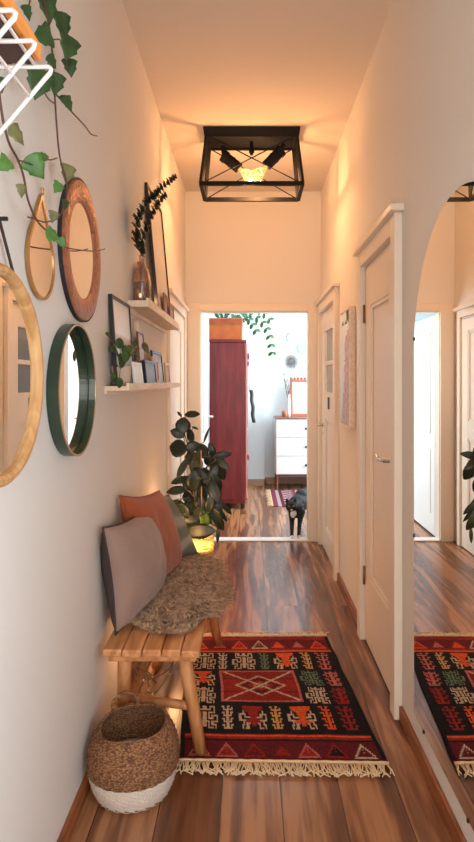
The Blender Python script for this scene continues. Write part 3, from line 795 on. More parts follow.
# ---------------------------------------------------------------- cushions
def cushion(name, label, TLc, TRc, BRc, BLc, th, m, m2=None, seed=0, group='cushions on the bench'):
    """corners TL,TR,BR,BL seen from the hall; inflated towards both sides"""
    TLc, TRc, BRc, BLc = map(Vector, (TLc, TRc, BRc, BLc))
    t = thing(name, label, 'cushion', (BLc + BRc) / 2, group)
    n = 26
    nr = ((TRc - TLc).cross(BLc - TLc)).normalized()
    if nr.x < 0: nr = -nr
    def surf(u, v, side):
        # pinched edges
        pu = u + .045 * math.sin(PI * v) * (1 - 2 * u) * abs(1 - 2 * u) ** 1.5 * 1.0
        pv = v + .045 * math.sin(PI * u) * (1 - 2 * v) * abs(1 - 2 * v) ** 1.5 * 1.0
        p = (TLc * (1 - pu) + TRc * pu) * (1 - pv) + (BLc * (1 - pu) + BRc * pu) * pv
        e = (1 - abs(2 * u - 1) ** 2.6) * (1 - abs(2 * v - 1) ** 2.6)
        h = max(e, 0) ** .5 * th
        wv = noise.noise(Vector((u * 3 + seed, v * 3, seed))) * .018 + noise.noise(Vector((u * 9 + seed, v * 5 + u * 5, seed + 3))) * .007
        corner = (abs(2 * u - 1) * abs(2 * v - 1)) ** 3
        wv += .012 * math.sin((u + v) * 16 + seed) * corner
        return p + nr * side * (h + wv * e) * (1.0 if side > 0 else .75)
    mb = MB(); G = {}
    for side in (1, -1):
        for i in range(n + 1):
            for j in range(n + 1):
                if side < 0 and (i in (0, n) or j in (0, n)): G[side, i, j] = G[1, i, j]; continue
                G[side, i, j] = mb.bm.verts.new(surf(i / n, j / n, side))
    for side in (1, -1):
        for i in range(n):
            for j in range(n):
                q = [G[side, i, j], G[side, i + 1, j], G[side, i + 1, j + 1], G[side, i, j + 1]]
                f_ = mb.bm.faces.new(q if side > 0 else q[::-1]); f_.material_index = 0 if side > 0 else 1
    rim = [surf(k / n, 0, 1) for k in range(n)] + [surf(1, k / n, 1) for k in range(n)] + [surf(1 - k / n, 1, 1) for k in range(n)] + [surf(0, 1 - k / n, 1) for k in range(n + 1)]
    part('cushion_cover', mb, [m, m2 or m], t, smooth=True)
    part('piping', MB().tube(rim, .0045, 6), m2 or m, t, smooth=True)
    return t
cushion('cushion', 'mauve grey cotton cushion at the near end of the bench', (-.540, 2.245, .885), (-.470, 2.76, .85), (-.408, 2.80, .478), (-.505, 2.30, .468), .10, M['fabric_mauve'], M['fabric_grey'], 1)
cushion('cushion', 'rust orange cotton cushion between the mauve and the patterned ones', (-.545, 2.56, .945), (-.445, 3.02, .885), (-.350, 3.10, .50), (-.46, 2.62, .475), .085, M['fabric_rust'], M['fabric_rust'], 5)
m, n, l, p = newmat('grey green patterned wool')
tc = n.new('ShaderNodeTexCoord'); wv = n.new('ShaderNodeTexWave'); wv.wave_type = 'BANDS'; wv.bands_direction = 'Z'; wv.inputs['Scale'].default_value = 2.2; wv.inputs['Distortion'].default_value = 9; wv.inputs['Detail'].default_value = 1
l.new(tc.outputs['Object'], wv.inputs[0]); cr = n.new('ShaderNodeValToRGB'); e = cr.color_ramp.elements
e[0].position = .25; e[0].color = srgb(112, 116, 104); e[1].position = .85; e[1].color = srgb(158, 156, 144); x_ = e.new(.55); x_.color = srgb(128, 130, 120)
l.new(wv.outputs[0], cr.inputs[0]); l.new(cr.outputs[0], p.inputs['Base Color']); p.inputs['Roughness'].default_value = .95
cushion('cushion', 'grey green wavy patterned cushion at the far end of the bench', (-.55, 2.98, .86), (-.440, 3.32, .81), (-.285, 3.36, .48), (-.46, 3.0, .48), .06, m, m, 9)

# ---------------------------------------------------------------- rug
RC = [Vector((-.262, 2.275, 0)), Vector((.517, 2.255, 0)), Vector((.434, 3.388, 0)), Vector((-.345, 3.375, 0))]   # near-left, near-right, far-right, far-left
NU, NV = 132, 190
cols = {'k': srgb(22, 20, 26), 'r': srgb(140, 36, 30), 'm': srgb(92, 24, 30), 'o': srgb(206, 84, 40), 'w': srgb(184, 162, 138), 'g': srgb(92, 112, 92), 'p': srgb(176, 96, 88), 'b': srgb(54, 58, 74), 'y': srgb(196, 150, 90)}
canvas = [['k'] * NU for _ in range(NV)]
def put(u, v, c_):
    if 0 <= u < NU and 0 <= v < NV: canvas[v][u] = c_
def rect(u0, v0, u1, v1, c_):
    for v in range(int(v0), int(v1)):
        for u in range(int(u0), int(u1)): put(u, v, c_)
big = ["..www..ww..www..", "..w.w..ww..w.w..", "..w.wwwwwwww.w..", "..w..........w..", "..wwww.ww.wwww..", ".....w.ww.w.....", "wwww.w.ww.w.wwww", "w..w.w.ww.w.w..w", "w..www.ww.www..w", "w......ww......w", "wwww.wwwwww.wwww", "...w.w.ww.w.w...", ".www.w.ww.w.www.", ".w...w.ww.w...w.", ".w.www....www.w."]
bird = ["..ffffffffffff..", "..ffffffffffff..", "...ffffffffff...", "..w.ffffffff.w..", "..w..ffffff..w..", "wwww.ffffff.wwww", "w..w..ffff..w..w", "w..wwwffffwww..w", "w.....ffff.....w", "wwwwffffffffwwww", "..wffffffffffw..", "..w.ww.ff.ww.w..", ".ww.w..ff..w.ww.", ".w..w......w..w.", ".w.ww......ww.w."]
small = ["ww..ww..", ".w..w..w", ".wwwwwww", "...ww...", "ww.ww.ww", ".w.ww.w.", ".wwwwww.", "...ww...", "ww.ww.ww", ".w.ww.w.", ".wwwwww.", "...ww...", "ww.ww.ww", ".w.ww.w.", ".wwwwww."]
def stamp(pat, u, v, sx, sy, cw, cf=None):
    H_ = len(pat); W_ = len(pat[0])
    for j in range(H_ * sy):
        for i in range(int(W_ * sx)):
            ch = pat[H_ - 1 - j // sy][min(W_ - 1, int(i / sx))]
            if ch == 'w': put(int(u + i), int(v + j), cw)
            if ch == 'f': put(int(u + i), int(v + j), cf or cw)
def tri_band(v0, v1, bg, seq):
    rect(3, v0, NU - 3, v1, bg)
    n_ = len(seq); wd = (NU - 8) / n_
    for q, (c1, c2) in enumerate(seq):
        u0 = 4 + q * wd
        H_ = v1 - v0 - 4
        for j in range(H_):
            half = (wd * .42) * (1 - j / H_)
            for i in range(int(-half), int(half) + 1):
                edge = abs(abs(i) - half) < 1.4 or j < 2
                put(int(u0 + wd / 2 + i), v0 + 2 + j, c2 if edge else c1)
            if j > H_ * .3 and j % 3 == 0: put(int(u0 + wd / 2), v0 + 2 + j, c2)
Z = lambda f_: int(f_ * NV)
rect(0, 0, NU, 4, 'm')
tri_band(Z(.02), Z(.125), 'm', [('m', 'p'), ('r', 'p'), ('m', 'r'), ('r', 'm'), ('r', 'p'), ('k', 'r'), ('m', 'w')])
rect(3, Z(.125), NU - 3, Z(.135), 'k'); rect(3, Z(.135), NU - 3, Z(.165), 'r'); rect(3, Z(.15), NU - 3, Z(.16), 'o')
rect(3, Z(.02) - 2, NU - 3, Z(.02), 'r')
# row A, row D
rowspec = [(6, big, 'w', None, 1.25), (29, small, 'w', None, 1), (41, bird, 'w', 'r', 1.25), (64, small, 'y', None, 1), (76, bird, 'w', 'o', 1.25), (100, small, 'o', None, 1.1), (113, small, 'r', None, 1.4)]
for u, pat, c1, c2, sx in rowspec: stamp(pat, u, Z(.195), sx, 2, c1, c2)
rowd = [(6, big, 'w', None, 1.25), (28, small, 'w', None, 1), (40, big, 'w', None, 1.25), (64, small, 'g', None, 1), (76, bird, 'w', 'o', 1.25), (100, small, 'y', None, 1.1), (113, small, 'p', None, 1.4)]
for u, pat, c1, c2, sx in rowd: stamp(pat, u, Z(.665), sx, 2, c1, c2)
# side motifs rows B and C
vB, vC = Z(.375), Z(.52)
h1 = 1
def stamp1(pat, u, v, sx, sy, cw, cf=None):
    H_ = len(pat); W_ = len(pat[0])
    for j in range(int(H_ * sy)):
        for i in range(int(W_ * sx)):
            ch = pat[H_ - 1 - min(H_ - 1, int(j / sy))][min(W_ - 1, int(i / sx))]
            if ch == 'w': put(int(u + i), int(v + j), cw)
            if ch == 'f': put(int(u + i), int(v + j), cf or cw)
for v, l1, r1 in ((vB, (big, 'w', None), (big, 'w', None)), (vC, (bird, 'w', 'o'), (big, 'g', None))):
    stamp1(l1[0], 5, v, 1.25, 1.65, l1[1], l1[2]); stamp1(r1[0], 94, v, 1.1, 1.65, r1[1], r1[2])
    stamp1(small, 114, v, 1.5, 1.65, 'r' if v == vB else 'p')
# medallion
u0, u1, v0, v1 = 29, 91, Z(.385), Z(.648)
rect(u0, v0, u1, v1, 'r'); 
uc, vc = (u0 + u1) / 2, (v0 + v1) / 2
for v in range(v0, v1):
    for u in range(u0, u1):
        a = (u - uc) / ((u1 - u0) / 2); b = (v - vc) / ((v1 - v0) / 2)
        d_ = abs(a) + abs(b)
        if min(u - u0, u1 - 1 - u, v - v0, v1 - 1 - v) < 2: put(u, v, 'p')
        elif abs(abs(a) - abs(b)) < .05: put(u, v, 'w')
        elif abs(b) > .55 and (u + v) % 5 < 1: put(u, v, 'm')
        elif abs(d_ - .62) < .045: put(u, v, 'w')
        elif abs(d_ - .42) < .04: put(u, v, 'k')
        elif d_ < .22: put(u, v, 'k' if d_ < .1 else 'p')
        elif abs(abs(b) - .4) < .04: put(u, v, 'm')
# far band
rect(3, Z(.835), NU - 3, Z(.85), 'o'); tri_band(Z(.86), Z(.97), 'm', [('r', 'o'), ('p', 'r'), ('r', 'o'), ('m', 'w'), ('o', 'r'), ('p', 'm'), ('r', 'o')])
rect(3, Z(.97), NU - 3, NV, 'r'); rect(3, Z(.85), NU - 3, Z(.865), 'r')
rgn = random.Random(11)
# worn, hand-woven unevenness of the dye
def rugcol(i, j):
    c_ = cols[canvas[j][i]]
    k = .95 + .3 * rgn.uniform(-1, 1)
    return (c_[0] * k, c_[1] * k, c_[2] * k, 1)
def rugP(u, v):
    p = (RC[0] * (1 - u) + RC[1] * u) * (1 - v) + (RC[3] * (1 - u) + RC[2] * u) * v
    return Vector((p.x + .006 * noise.noise(Vector((v * 7, 0, 3))), p.y + .005 * noise.noise(Vector((u * 6, 5, v))), .007 + .002 * noise.noise(Vector((u * 5, v * 6, 0)))))
t = thing('kilim_rug', 'dark kilim rug with red medallion and cream fringes on the hallway floor', 'rug', (.09, 2.82, 0))
colorgrid('woven_field', NU, NV, rugP, rugcol, M['rug'], t, .006)
def fringe(name, a, b, outdir, n_, L, seed, parent, m):
    rn = random.Random(seed); mb = MB(); a = Vector(a); b = Vector(b); outdir = Vector(outdir)
    for k in range(n_):
        q = (k + rn.uniform(-.3, .3)) / n_
        p = a.lerp(b, q); l_ = L * rn.uniform(.75, 1.1); sw = rn.uniform(-.45, .45)
        sd = (b - a).normalized()
        pts = [p + Vector((0, 0, .005)), p + outdir * l_ * .35 + sd * sw * l_ * .2 + Vector((0, 0, rn.uniform(.004, .012))), p + outdir * l_ * .75 + sd * sw * l_ * .6 + Vector((0, 0, rn.uniform(.003, .01))), p + outdir * l_ + sd * (sw + rn.uniform(-.4, .4)) * l_ + Vector((0, 0, .003))]
        mb.tube(pts, rn.uniform(.0018, .0028), 5, .0022)
    # knotted heading
    mb.tube([a.lerp(b, k / 30) + outdir * .006 + Vector((0, 0, .006 + .0015 * (k % 2))) for k in range(31)], .006, 6)
    return part(name, mb, m, parent, smooth=True)
fringe('fringe', rugP(0, 0), rugP(1.0, 0), (.02, -1, 0), 190, .078, 1, t, M['fringe'])
fringe('fringe', rugP(0, 1), rugP(1, 1), (0, 1, 0), 130, .05, 2, t, M['fringe'])

# ---------------------------------------------------------------- seagrass belly basket
bc = Vector((-.402, 2.115, 0))
t = thing('belly_basket', 'seagrass belly basket with a white painted base beside the bench', 'basket', bc)
prof = [(0, .004), (.10, .0), (.125, .008), (.142, .045), (.151, .08), (.155, .105), (.157, .14), (.152, .175), (.140, .205), (.124, .228), (.117, .238)]
def seg(z0, z1):
    out = []
    for k in range(61):
        z = .238 * k / 60
        if z < z0 or z > z1: continue
        for (ra, za), (rb, zb_) in zip(prof[1:], prof[2:]):
            if za <= z <= zb_: q = (z - za) / (zb_ - za); out.append((ra + (rb - ra) * q, z)); break
    return out
def bring(r, z, n=96, amp=.0025, ph=0):
    wob = 1 + .012 * noise.noise(Vector((z * 9, 1, 2)))
    ring_ = []
    for k in range(n):
        a = 2 * PI * k / n
        rz = z + (.012 * math.sin(a + .9) + .005 * math.sin(3 * a)) * (z / .25) ** 2      # uneven rim
        # woven relief: alternating bumps in a twill
        w_ = amp * math.sin(k * PI / 2 + ph)
        ring_.append(bc + Vector(((r + w_) * math.cos(a) * wob, (r + w_) * math.sin(a), rz)))
    return ring_
up = seg(.098, .25); lo = [(.10, .0)] + seg(.008, .10)
mb = MB(); mb.loft([bring(r, z, 96, .003, k * PI / 2) for k, (r, z) in enumerate(up)], True)
inner = [bring(r - .008, z, 96, 0) for r, z in up[::-1]]
mb.loft(inner, True)
mb.loft([bring(up[-1][0], up[-1][1], 96, .002), bring(up[-1][0] - .003, up[-1][1] + .005, 96, 0), bring(up[-1][0] - .008, up[-1][1], 96, 0)], True)
m, n, l, p = newmat('braided seagrass')
tc = n.new('ShaderNodeTexCoord'); mp = n.new('ShaderNodeMapping'); mp.inputs['Scale'].default_value = (1, 1, 2.2); l.new(tc.outputs['Object'], mp.inputs[0])
vo = n.new('ShaderNodeTexVoronoi'); vo.inputs['Scale'].default_value = 105; l.new(mp.outputs[0], vo.inputs[0])
cr = n.new('ShaderNodeValToRGB'); e = cr.color_ramp.elements; e[0].color = srgb(186, 136, 90); e[1].position = .7; e[1].color = srgb(100, 62, 40)
l.new(vo.outputs['Distance'], cr.inputs[0]); l.new(cr.outputs[0], p.inputs['Base Color']); p.inputs['Roughness'].default_value = .85
b_ = n.new('ShaderNodeBump'); b_.inputs['Strength'].default_value = .7; b_.inputs['Distance'].default_value = .003; b_.invert = True; l.new(vo.outputs['Distance'], b_.inputs['Height']); l.new(b_.outputs[0], p.inputs['Normal'])
M['seagrass'] = m
part('woven_body', mb, m, t, smooth=True)
mb = MB(); mb.loft([bring(r, z, 96, .0018 if i else 0, i * PI / 2) for i, (r, z) in enumerate(lo)], True, (True, False))
part('painted_base', mb, mat('white painted seagrass', (222, 210, 196), .85, bump=.6, bscale=160, var=.06, vscale=30), t, smooth=True)
part('inner_floor', MB().lathe([(0, .02), (.13, .02), (.13, .016), (0, .016)], bc, 32, 'z', (False, False)), M['seagrass'], t)
for a0 in (-1.15, 2.0):
    ca, sa = math.cos(a0), math.sin(a0); tang = Vector((-sa, ca, 0)); rad = Vector((ca, sa, 0))
    zr = .233 + .012 * math.sin(a0 + .9) + .006 * math.sin(3 * a0)
    sgn = 1 if a0 > 0 else -.4
    pts = [bc + rad * .113 + tang * -.045 + Vector((0, 0, zr)), bc + rad * .118 + tang * -.04 + Vector((0, 0, zr + .03 * sgn)), bc + rad * (.125) + tang * 0 + Vector((0, 0, zr + .05 * sgn)), bc + rad * .122 + tang * .04 + Vector((0, 0, zr + .03 * sgn)), bc + rad * .113 + tang * .045 + Vector((0, 0, zr))]
    ln = smoothline(pts, 8); mb = MB()
    for ph in (0, PI):
        mb.tube([q + Vector((.004 * math.cos(i * .9 + ph), 0, .004 * math.sin(i * .9 + ph))) for i, q in enumerate(ln)], .005, 6)
    part('handle', mb, M['seagrass'], t, smooth=True)

# ---------------------------------------------------------------- rubber plant in a glowing yellow basket
pc = Vector((-.325, 4.0, 0)); PU = Vector((0, 0, .087))
t = thing('rubber_plant', 'tall dark rubber plant rising from the yellow basket', 'plant', pc + Vector((0, 0, .02)))
part('nursery_pot', MB().lathe([(0, .03), (.06, .03), (.072, .327), (.075, .337), (.067, .337), (.065, .322), (0, .322)], pc, 24, 'z', (False, False)), M['dark'], t, smooth=True)
part('soil', MB().lathe([(0, .324), (.064, .323)], pc, 20, 'z', (False, False)), M['soil'], t)
RL = [(190, 98, 72, 34, 5, 0), (125, 97, 34, 14, 130, 0), (143, 155, 78, 72, 80, 0), (118, 195, 74, 50, 160, 0), (182, 208, 74, 36, -75, 0), (205, 168, 34, 12, -20, 0), (117, 272, 90, 84, 170, 0), (190, 262, 70, 52, 20, 0), (240, 285, 80, 60, -60, 0), (208, 352, 112, 66, -85, 3),
      (140, 372, 112, 34, 60, 0), (125, 435, 84, 36, 15, 0), (110, 487, 98, 46, 5, 0), (110, 575, 88, 78, -30, 0), (52, 538, 34, 26, 120, 0), (68, 570, 24, 14, 40, 0), (330, 385, 110, 60, -60, 0), (340, 308, 96, 36, 12, 0), (262, 205, 84, 12, 70, 0), (290, 280, 70, 34, 110, 0),
      (200, 440, 96, 80, -95, 0), (235, 520, 112, 60, -80, 0), (265, 420, 96, 56, -70, 0), (305, 490, 118, 56, -70, 0), (180, 560, 92, 60, -95, 0), (190, 632, 92, 56, 5, 0), (252, 630, 92, 46, -75, 2), (170, 668, 60, 40, 30, 0), (225, 695, 150, 72, 5, 0), (318, 640, 112, 54, -60, 0),
      (345, 612, 92, 22, -60, 0), (362, 575, 90, 26, -50, 0), (320, 715, 76, 18, -90, 0), (230, 400, 80, 50, -30, 0), (170, 450, 80, 60, 120, 0), (210, 480, 90, 60, -100, 0), (150, 590, 80, 50, -60, 0), (280, 620, 90, 50, -60, 0), (240, 560, 90, 50, -80, 0), (320, 450, 90, 40, -70, 0), (275, 330, 70, 50, -80, 0), (180, 320, 70, 50, -110, 0), (315, 560, 90, 40, -55, 0), (160, 690, 70, 40, 10, 0), (280, 560, 80, 50, -100, 0), (165, 520, 60, 48, 100, 0), (300, 400, 90, 50, -110, 0), (345, 350, 80, 34, -45, 0), (250, 470, 80, 50, -50, 0), (215, 600, 70, 50, -120, 0)]
tips = [pc + Vector((-.07, -.02, .95)), pc + Vector((.0, 0, .80)), pc + Vector((.06, .03, .72)), pc + Vector((.03, -.05, .56))]
stems = []
for i, tp in enumerate(tips):
    b = pc + Vector((.015 * math.cos(i * 2), .015 * math.sin(i * 2), .31))
    ln = smoothline([b, b.lerp(tp, .5) + Vector((.02 * math.sin(i * 3), 0, 0)), tp], 8); stems.append(ln)
    part('stem', MB().tube(ln, .006, 7, .003), mat('bark', (86, 72, 54), .7) if i == 0 else bpy.data.materials['bark'], t, smooth=True)
part('support_stake', MB().tube([pc + Vector((.02, -.03, .31)), pc + Vector((.012, -.03, .98))], .004, 6), M['benchleg'], t)
allst = [p for s in stems for p in s]
for i, (cx, cy, L, W, ang, mk) in enumerate(RL):
    Yd = 3.99 + .08 * math.sin(i * 2.4) - (.06 if cx < 150 else 0)
    Yd = min(Yd, (-LW - .025) * F / (VX - 155 - (cx - L * .5 * abs(math.cos(math.radians(ang)))) * .196))
    L *= 1.12; W *= 1.12
    p = at(155 + cx * .196, 395 + cy * .196, Yd)
    k = .196 * Yd / F; a = math.radians(ang)
    d = Vector((math.cos(a), .25 * math.sin(i * 1.3), math.sin(a))).normalized()
    bp_ = p - d * L * k * .5
    # the leaf end nearest the stem is its base
    alt = p + d * L * k * .5
    near = min(allst, key=lambda q: (q - bp_).length)
    near2 = min(allst, key=lambda q: (q - alt).length)
    if (near2 - alt).length + .02 < (near - bp_).length: d = -d; bp_ = alt; near = near2
    part('petiole', MB().tube([near, near.lerp(bp_, .6) + Vector((0, 0, .012)), bp_ + d * .01], .0022, 5), M['rubber3'], t, smooth=True)
    leafpart('leaf', t, p, d, (.25 * math.sin(i), -1, .35 + .3 * math.sin(i * 1.7)), L * k, W * k, [M['rubber'], M['rubber'], M['rubber2'], M['rubber3']][mk], 'oval', fold=.12, curl=.25)
# basket
m, n, l, p = newmat('yellow woven basket')
tc = n.new('ShaderNodeTexCoord')
p.inputs['Base Color'].default_value = srgb(240, 224, 160); p.inputs['Roughness'].default_value = .7
tl = n.new('ShaderNodeBsdfTranslucent'); tl.inputs[0].default_value = srgb(250, 232, 150)
ms = n.new('ShaderNodeMixShader'); ms.inputs[0].default_value = .6
l.new(p.outputs[0], ms.inputs[1]); l.new(tl.outputs[0], ms.inputs[2]); l.new(ms.outputs[0], n['Material Output'].inputs[0])
M['ybasket'] = m
t = thing('woven_plant_basket', 'lit pale yellow woven basket holding the rubber plant', 'basket', pc)
mb = MB(); nn = 60
for i in range(21):      # horizontal weavers
    z = .012 + .0187 * i; r = .080 + .008 * i / 20
    mb.loft([[pc + Vector(((r + .0025 * math.sin(k * PI / 2 + i * PI) + dr) * math.cos(2 * PI * k / nn), (r + .0025 * math.sin(k * PI / 2 + i * PI) + dr) * math.sin(2 * PI * k / nn), z + dz)) for k in range(nn)] for dr, dz in ((0, 0), (.003, .002), (.003, .013), (0, .0155))], True)
part('weave', mb, m, t, smooth=True)
mb = MB()
for k in range(30):
    a = 2 * PI * k / 30; mb.tube([pc + Vector((.081 * math.cos(a), .081 * math.sin(a), .003)), pc + Vector((.089 * math.cos(a), .089 * math.sin(a), .402))], .002, 5)
part('stakes', mb, m, t)
mb = MB()
for z in (.405,):
    mb.tube([pc + Vector((.09 * math.cos(2 * PI * k / 40), .09 * math.sin(2 * PI * k / 40), z)) for k in range(41)], .006, 8)
part('rim', mb, m, t, smooth=True)
part('base', MB().lathe([(0, .002), (.08, .002), (.08, .006), (0, .006)], pc, 30, 'z', (False, False)), m, t)
M['led'] = mat('warm led', (255, 210, 130), .5, emit=(255, 190, 90), es=30)
ls = thing('fairy_lights', 'warm fairy lights tucked inside the yellow basket rim', 'string lights', pc + Vector((0, 0, .34)))
pts = [pc + Vector((.078 * math.cos(k * .35), .078 * math.sin(k * .35), .345 + .012 * math.sin(k * 1.3))) for k in range(19)]
part('wire', MB().tube(pts, .0015, 5), M['cord'], ls)
for k in range(0, 19, 2): part('bulb', MB().sphere(pts[k] + Vector((0, 0, .006)), .004, seg=8), M['led'], ls)

M['dim_led'] = mat('faint amber led', (190, 130, 80), .4, emit=(255, 150, 60), es=.8)
# string lights under the bench
lb = thing('fairy_lights', 'tangled fairy light wire hanging under the wooden bench', 'string lights', (-.40, 2.42, .3))
rn = random.Random(5); pts = []
for k in range(16): pts.append(Vector((-.405 + rn.uniform(-.085, .09), 2.36 + rn.uniform(-.03, .08) + .008 * k, .29 + rn.uniform(-.10, .095))))
ln = smoothline(pts, 6)
part('wire', MB().tube(ln, .0028, 6), mat('tan light cord', (120, 84, 58), .6), lb, smooth=True)
for k in range(3, len(ln), 9): part('bulb', MB().sphere(ln[k], .0035, seg=8), M['dim_led'], lb)

lc = thing('fairy_lights', 'unseen bundle of warm lights added behind the far cushion to carry the wall glow', 'string lights', (-.46, 3.40, .46))  # bundle added out of sight as a carrier for the bench-end glow
rn = random.Random(8); pts = [Vector((-.46 + rn.uniform(-.07, .07), 3.42 + rn.uniform(-.05, .05), .475 + rn.uniform(0, .06))) for k in range(12)]
pts[0] = Vector((-.46, 3.40, .462)); ln = smoothline(pts, 6)
part('wire', MB().tube(ln, .002, 5), M['cord'], lc, smooth=True)
for k in range(2, len(ln), 7): part('bulb', MB().sphere(ln[k], .004, seg=8), M['led'], lc)

# ---------------------------------------------------------------- bedroom things
M['cherry'] = wood('cherry red wardrobe wood', (104, 28, 34), (134, 44, 46), 'z', .35, ring=6)
M['pinkpaint'] = mat('worn pink trim', (196, 128, 128), .5)
t = thing('wardrobe', 'tall dark cherry red wooden wardrobe in the bedroom', 'wardrobe', (-.25, 7.35, 0))
part('carcass', MB().box((-.445, 6.85, .10), (-.045, 7.9, 1.88)), M['cherry'], t, bevel=.006)
part('cornice', MB().box((-.45, 6.84, 1.88), (-.03, 7.91, 1.905)), M['cherry'], t, bevel=.004)
part('plinth', MB().box((-.44, 6.86, .06), (-.04, 7.89, .10)), M['cherry'], t, bevel=.004)
for x in (-.42, -.07):
    for y in (6.88, 7.86): part('foot', MB().lathe([(.018, 0), (.026, .03), (.022, .06)], (x, y, .0), 12, 'z', (True, True)), M['dark'], t)
for y0_, y1_ in ((6.9, 7.37), (7.38, 7.86)):
    dd = part('door', MB().box((-.044, y0_, .14), (-.022, y1_, 1.84)), M['cherry'], t, bevel=.004)
    part('moulding', MB().box((-.022, y0_ + .06, .9), (-.014, y1_ - .06, 1.75)).box((-.022, y0_ + .06, .22), (-.014, y1_ - .06, .82)), M['cherry'], dd, bevel=.003)
part('corner_column', MB().lathe([(.012, .1), (.016, .14), (.010, .2), (.014, .5), (.018, .55), (.012, .6), (.014, 1.4), (.02, 1.45), (.012, 1.5), (.018, 1.75), (.014, 1.86)], (-.03, 6.868, 0), 12, 'z', (True, True)), M['pinkpaint'], t, smooth=True)
for zz, q in ((1.72, .022), (1.64, .018), (.58, .02)): part('carved_bracket', MB().sphere((-.016, 6.868, zz), q, (1, .6, 2)), M['cherry'], t, smooth=True)
# suitcase
t = thing('suitcase', 'orange brown vintage suitcase on top of the wardrobe', 'suitcase', (-.262, 7.02, 1.905))
mo = mat('orange leather', (196, 96, 40), .45, var=.15, vscale=12)
part('lower_shell', MB().box((-.45, 6.87, 1.906), (-.075, 7.2, 2.085)), mo, t, bevel=.01)
part('lid', MB().box((-.452, 6.868, 2.088), (-.073, 7.202, 2.155)), mat('brown orange leather', (176, 80, 44), .45, var=.15, vscale=12), t, bevel=.01)
part('metal_edge', MB().box((-.454, 6.866, 2.083), (-.071, 7.204, 2.090)), M['brass'], t)
# arching plant on the wardrobe
t = thing('arching_plant', 'green arching zz plant on the wardrobe behind the suitcase', 'plant', (-.2, 7.4, 1.905))
part('pot', MB().lathe([(0, 0), (.07, 0), (.09, .14), (.082, .14), (.07, .12), (0, .12)], (-.2, 7.4, 1.905), 24, 'z', (False, False)), M['trim_white'], t, smooth=True)
mg = mat('zz leaf', (60, 110, 66), .35, var=.25, vscale=20)
fr = [[(238, 322), (245, 315), (256, 318), (265, 326), (270, 338), (272, 352)], [(236, 322), (242, 312), (251, 308), (262, 312), (270, 320)], [(234, 322), (228, 313), (222, 309), (214, 312)], [(235, 320), (236, 310), (240, 300)], [(238, 322), (246, 318), (252, 324), (257, 333)], [(234, 322), (226, 316), (219, 317)]]
for i, f_ in enumerate(fr):
    b = Vector((-.2, 7.4, 2.03))
    pts = [b] + [at(x, y, 7.35 - .05 * (i % 3)) for x, y in f_]
    ln = smoothline(pts, 5)
    part('stem', MB().tube(ln, .005, 6, .002), mg, t, smooth=True)
    mb = MB()
    for k in range(6, len(ln), 1):
        if (k % 3): continue
        tg = (ln[min(k + 1, len(ln) - 1)] - ln[k - 1]).normalized()
        for s in (-1, 1):
            sdv = Vector((-tg.z, .35 * s, tg.x)) * s
            d = (tg * .8 + sdv).normalized()
            leaf_mesh(mb, ln[k] + d * .034, d, (0, -1, .25 * s), .075, .042, 'oval')
    part('foliage', mb, mg, t, smooth=True)
# hanging garment
mb = MB(); rings = []
for k in range(12):
    z = 1.34 - .034 * k; wv_ = .006 * math.sin(k * 1.3)
    rings.append([Vector((.022 + .018 * math.cos(a_) * (1 + .3 * math.sin(3 * a_ + k * .4)) + wv_ + .003 * k, 6.98 + .05 * math.sin(a_) * (.5 + .05 * k), z)) for a_ in [2 * PI * q / 14 for q in range(14)]])
mb.loft(rings, True, (True, True))
t = thing('hanging_scarf', 'dark scarf hanging from the front of the red wardrobe', 'scarf', (.01, 6.98, .96))
part('cloth', mb, mat('dark grey green cloth', (62, 66, 64), .9), t, smooth=True)
part('loop', MB().tube([(.012, 6.98, 1.335), (-.004, 6.98, 1.375), (-.018, 6.98, 1.36)], .003, 6), M['dark'], t)
# chest of drawers
M['chestwood'] = wood('reddish teak', (120, 74, 62), (150, 98, 80), 'x', .45)
t = thing('chest_of_drawers', 'white chest of three drawers on wooden legs in the bedroom', 'chest of drawers', (.76, 8.27, 0))
part('top_board', MB().box((.345, 8.03, .945), (1.19, 8.52, .962)), M['chestwood'], t, bevel=.003)
part('carcass', MB().box((.355, 8.06, .205), (1.18, 8.52, .944)), M['trim_white'], t, bevel=.003)
mk = mat('dark knob', (40, 30, 32), .4)
for i in range(3):
    z0_ = .215 + i * .242
    dd = part('drawer', MB().box((.362, 8.035, z0_), (1.173, 8.0595, z0_ + .234)), M['trim_white'], t, bevel=.003)
    for x in (.755, 1.0):
        part('knob', MB().lathe([(.008, 0), (.008, -.012), (.018, -.02), (.016, -.032), (0, -.035)], (x, 8.035, z0_ + .12), 12, 'y', (False, False)), mk, dd, smooth=True)
for x in (.375, 1.16):
    for y in (8.08, 8.50): part('leg', MB().tube([(x, y, .18), (x, y, 0)], .017, 8, .012), M['chestwood'], t)
part('base_rail', MB().box((.36, 8.07, .18), (1.175, 8.51, .2045)), M['chestwood'], t, bevel=.002)
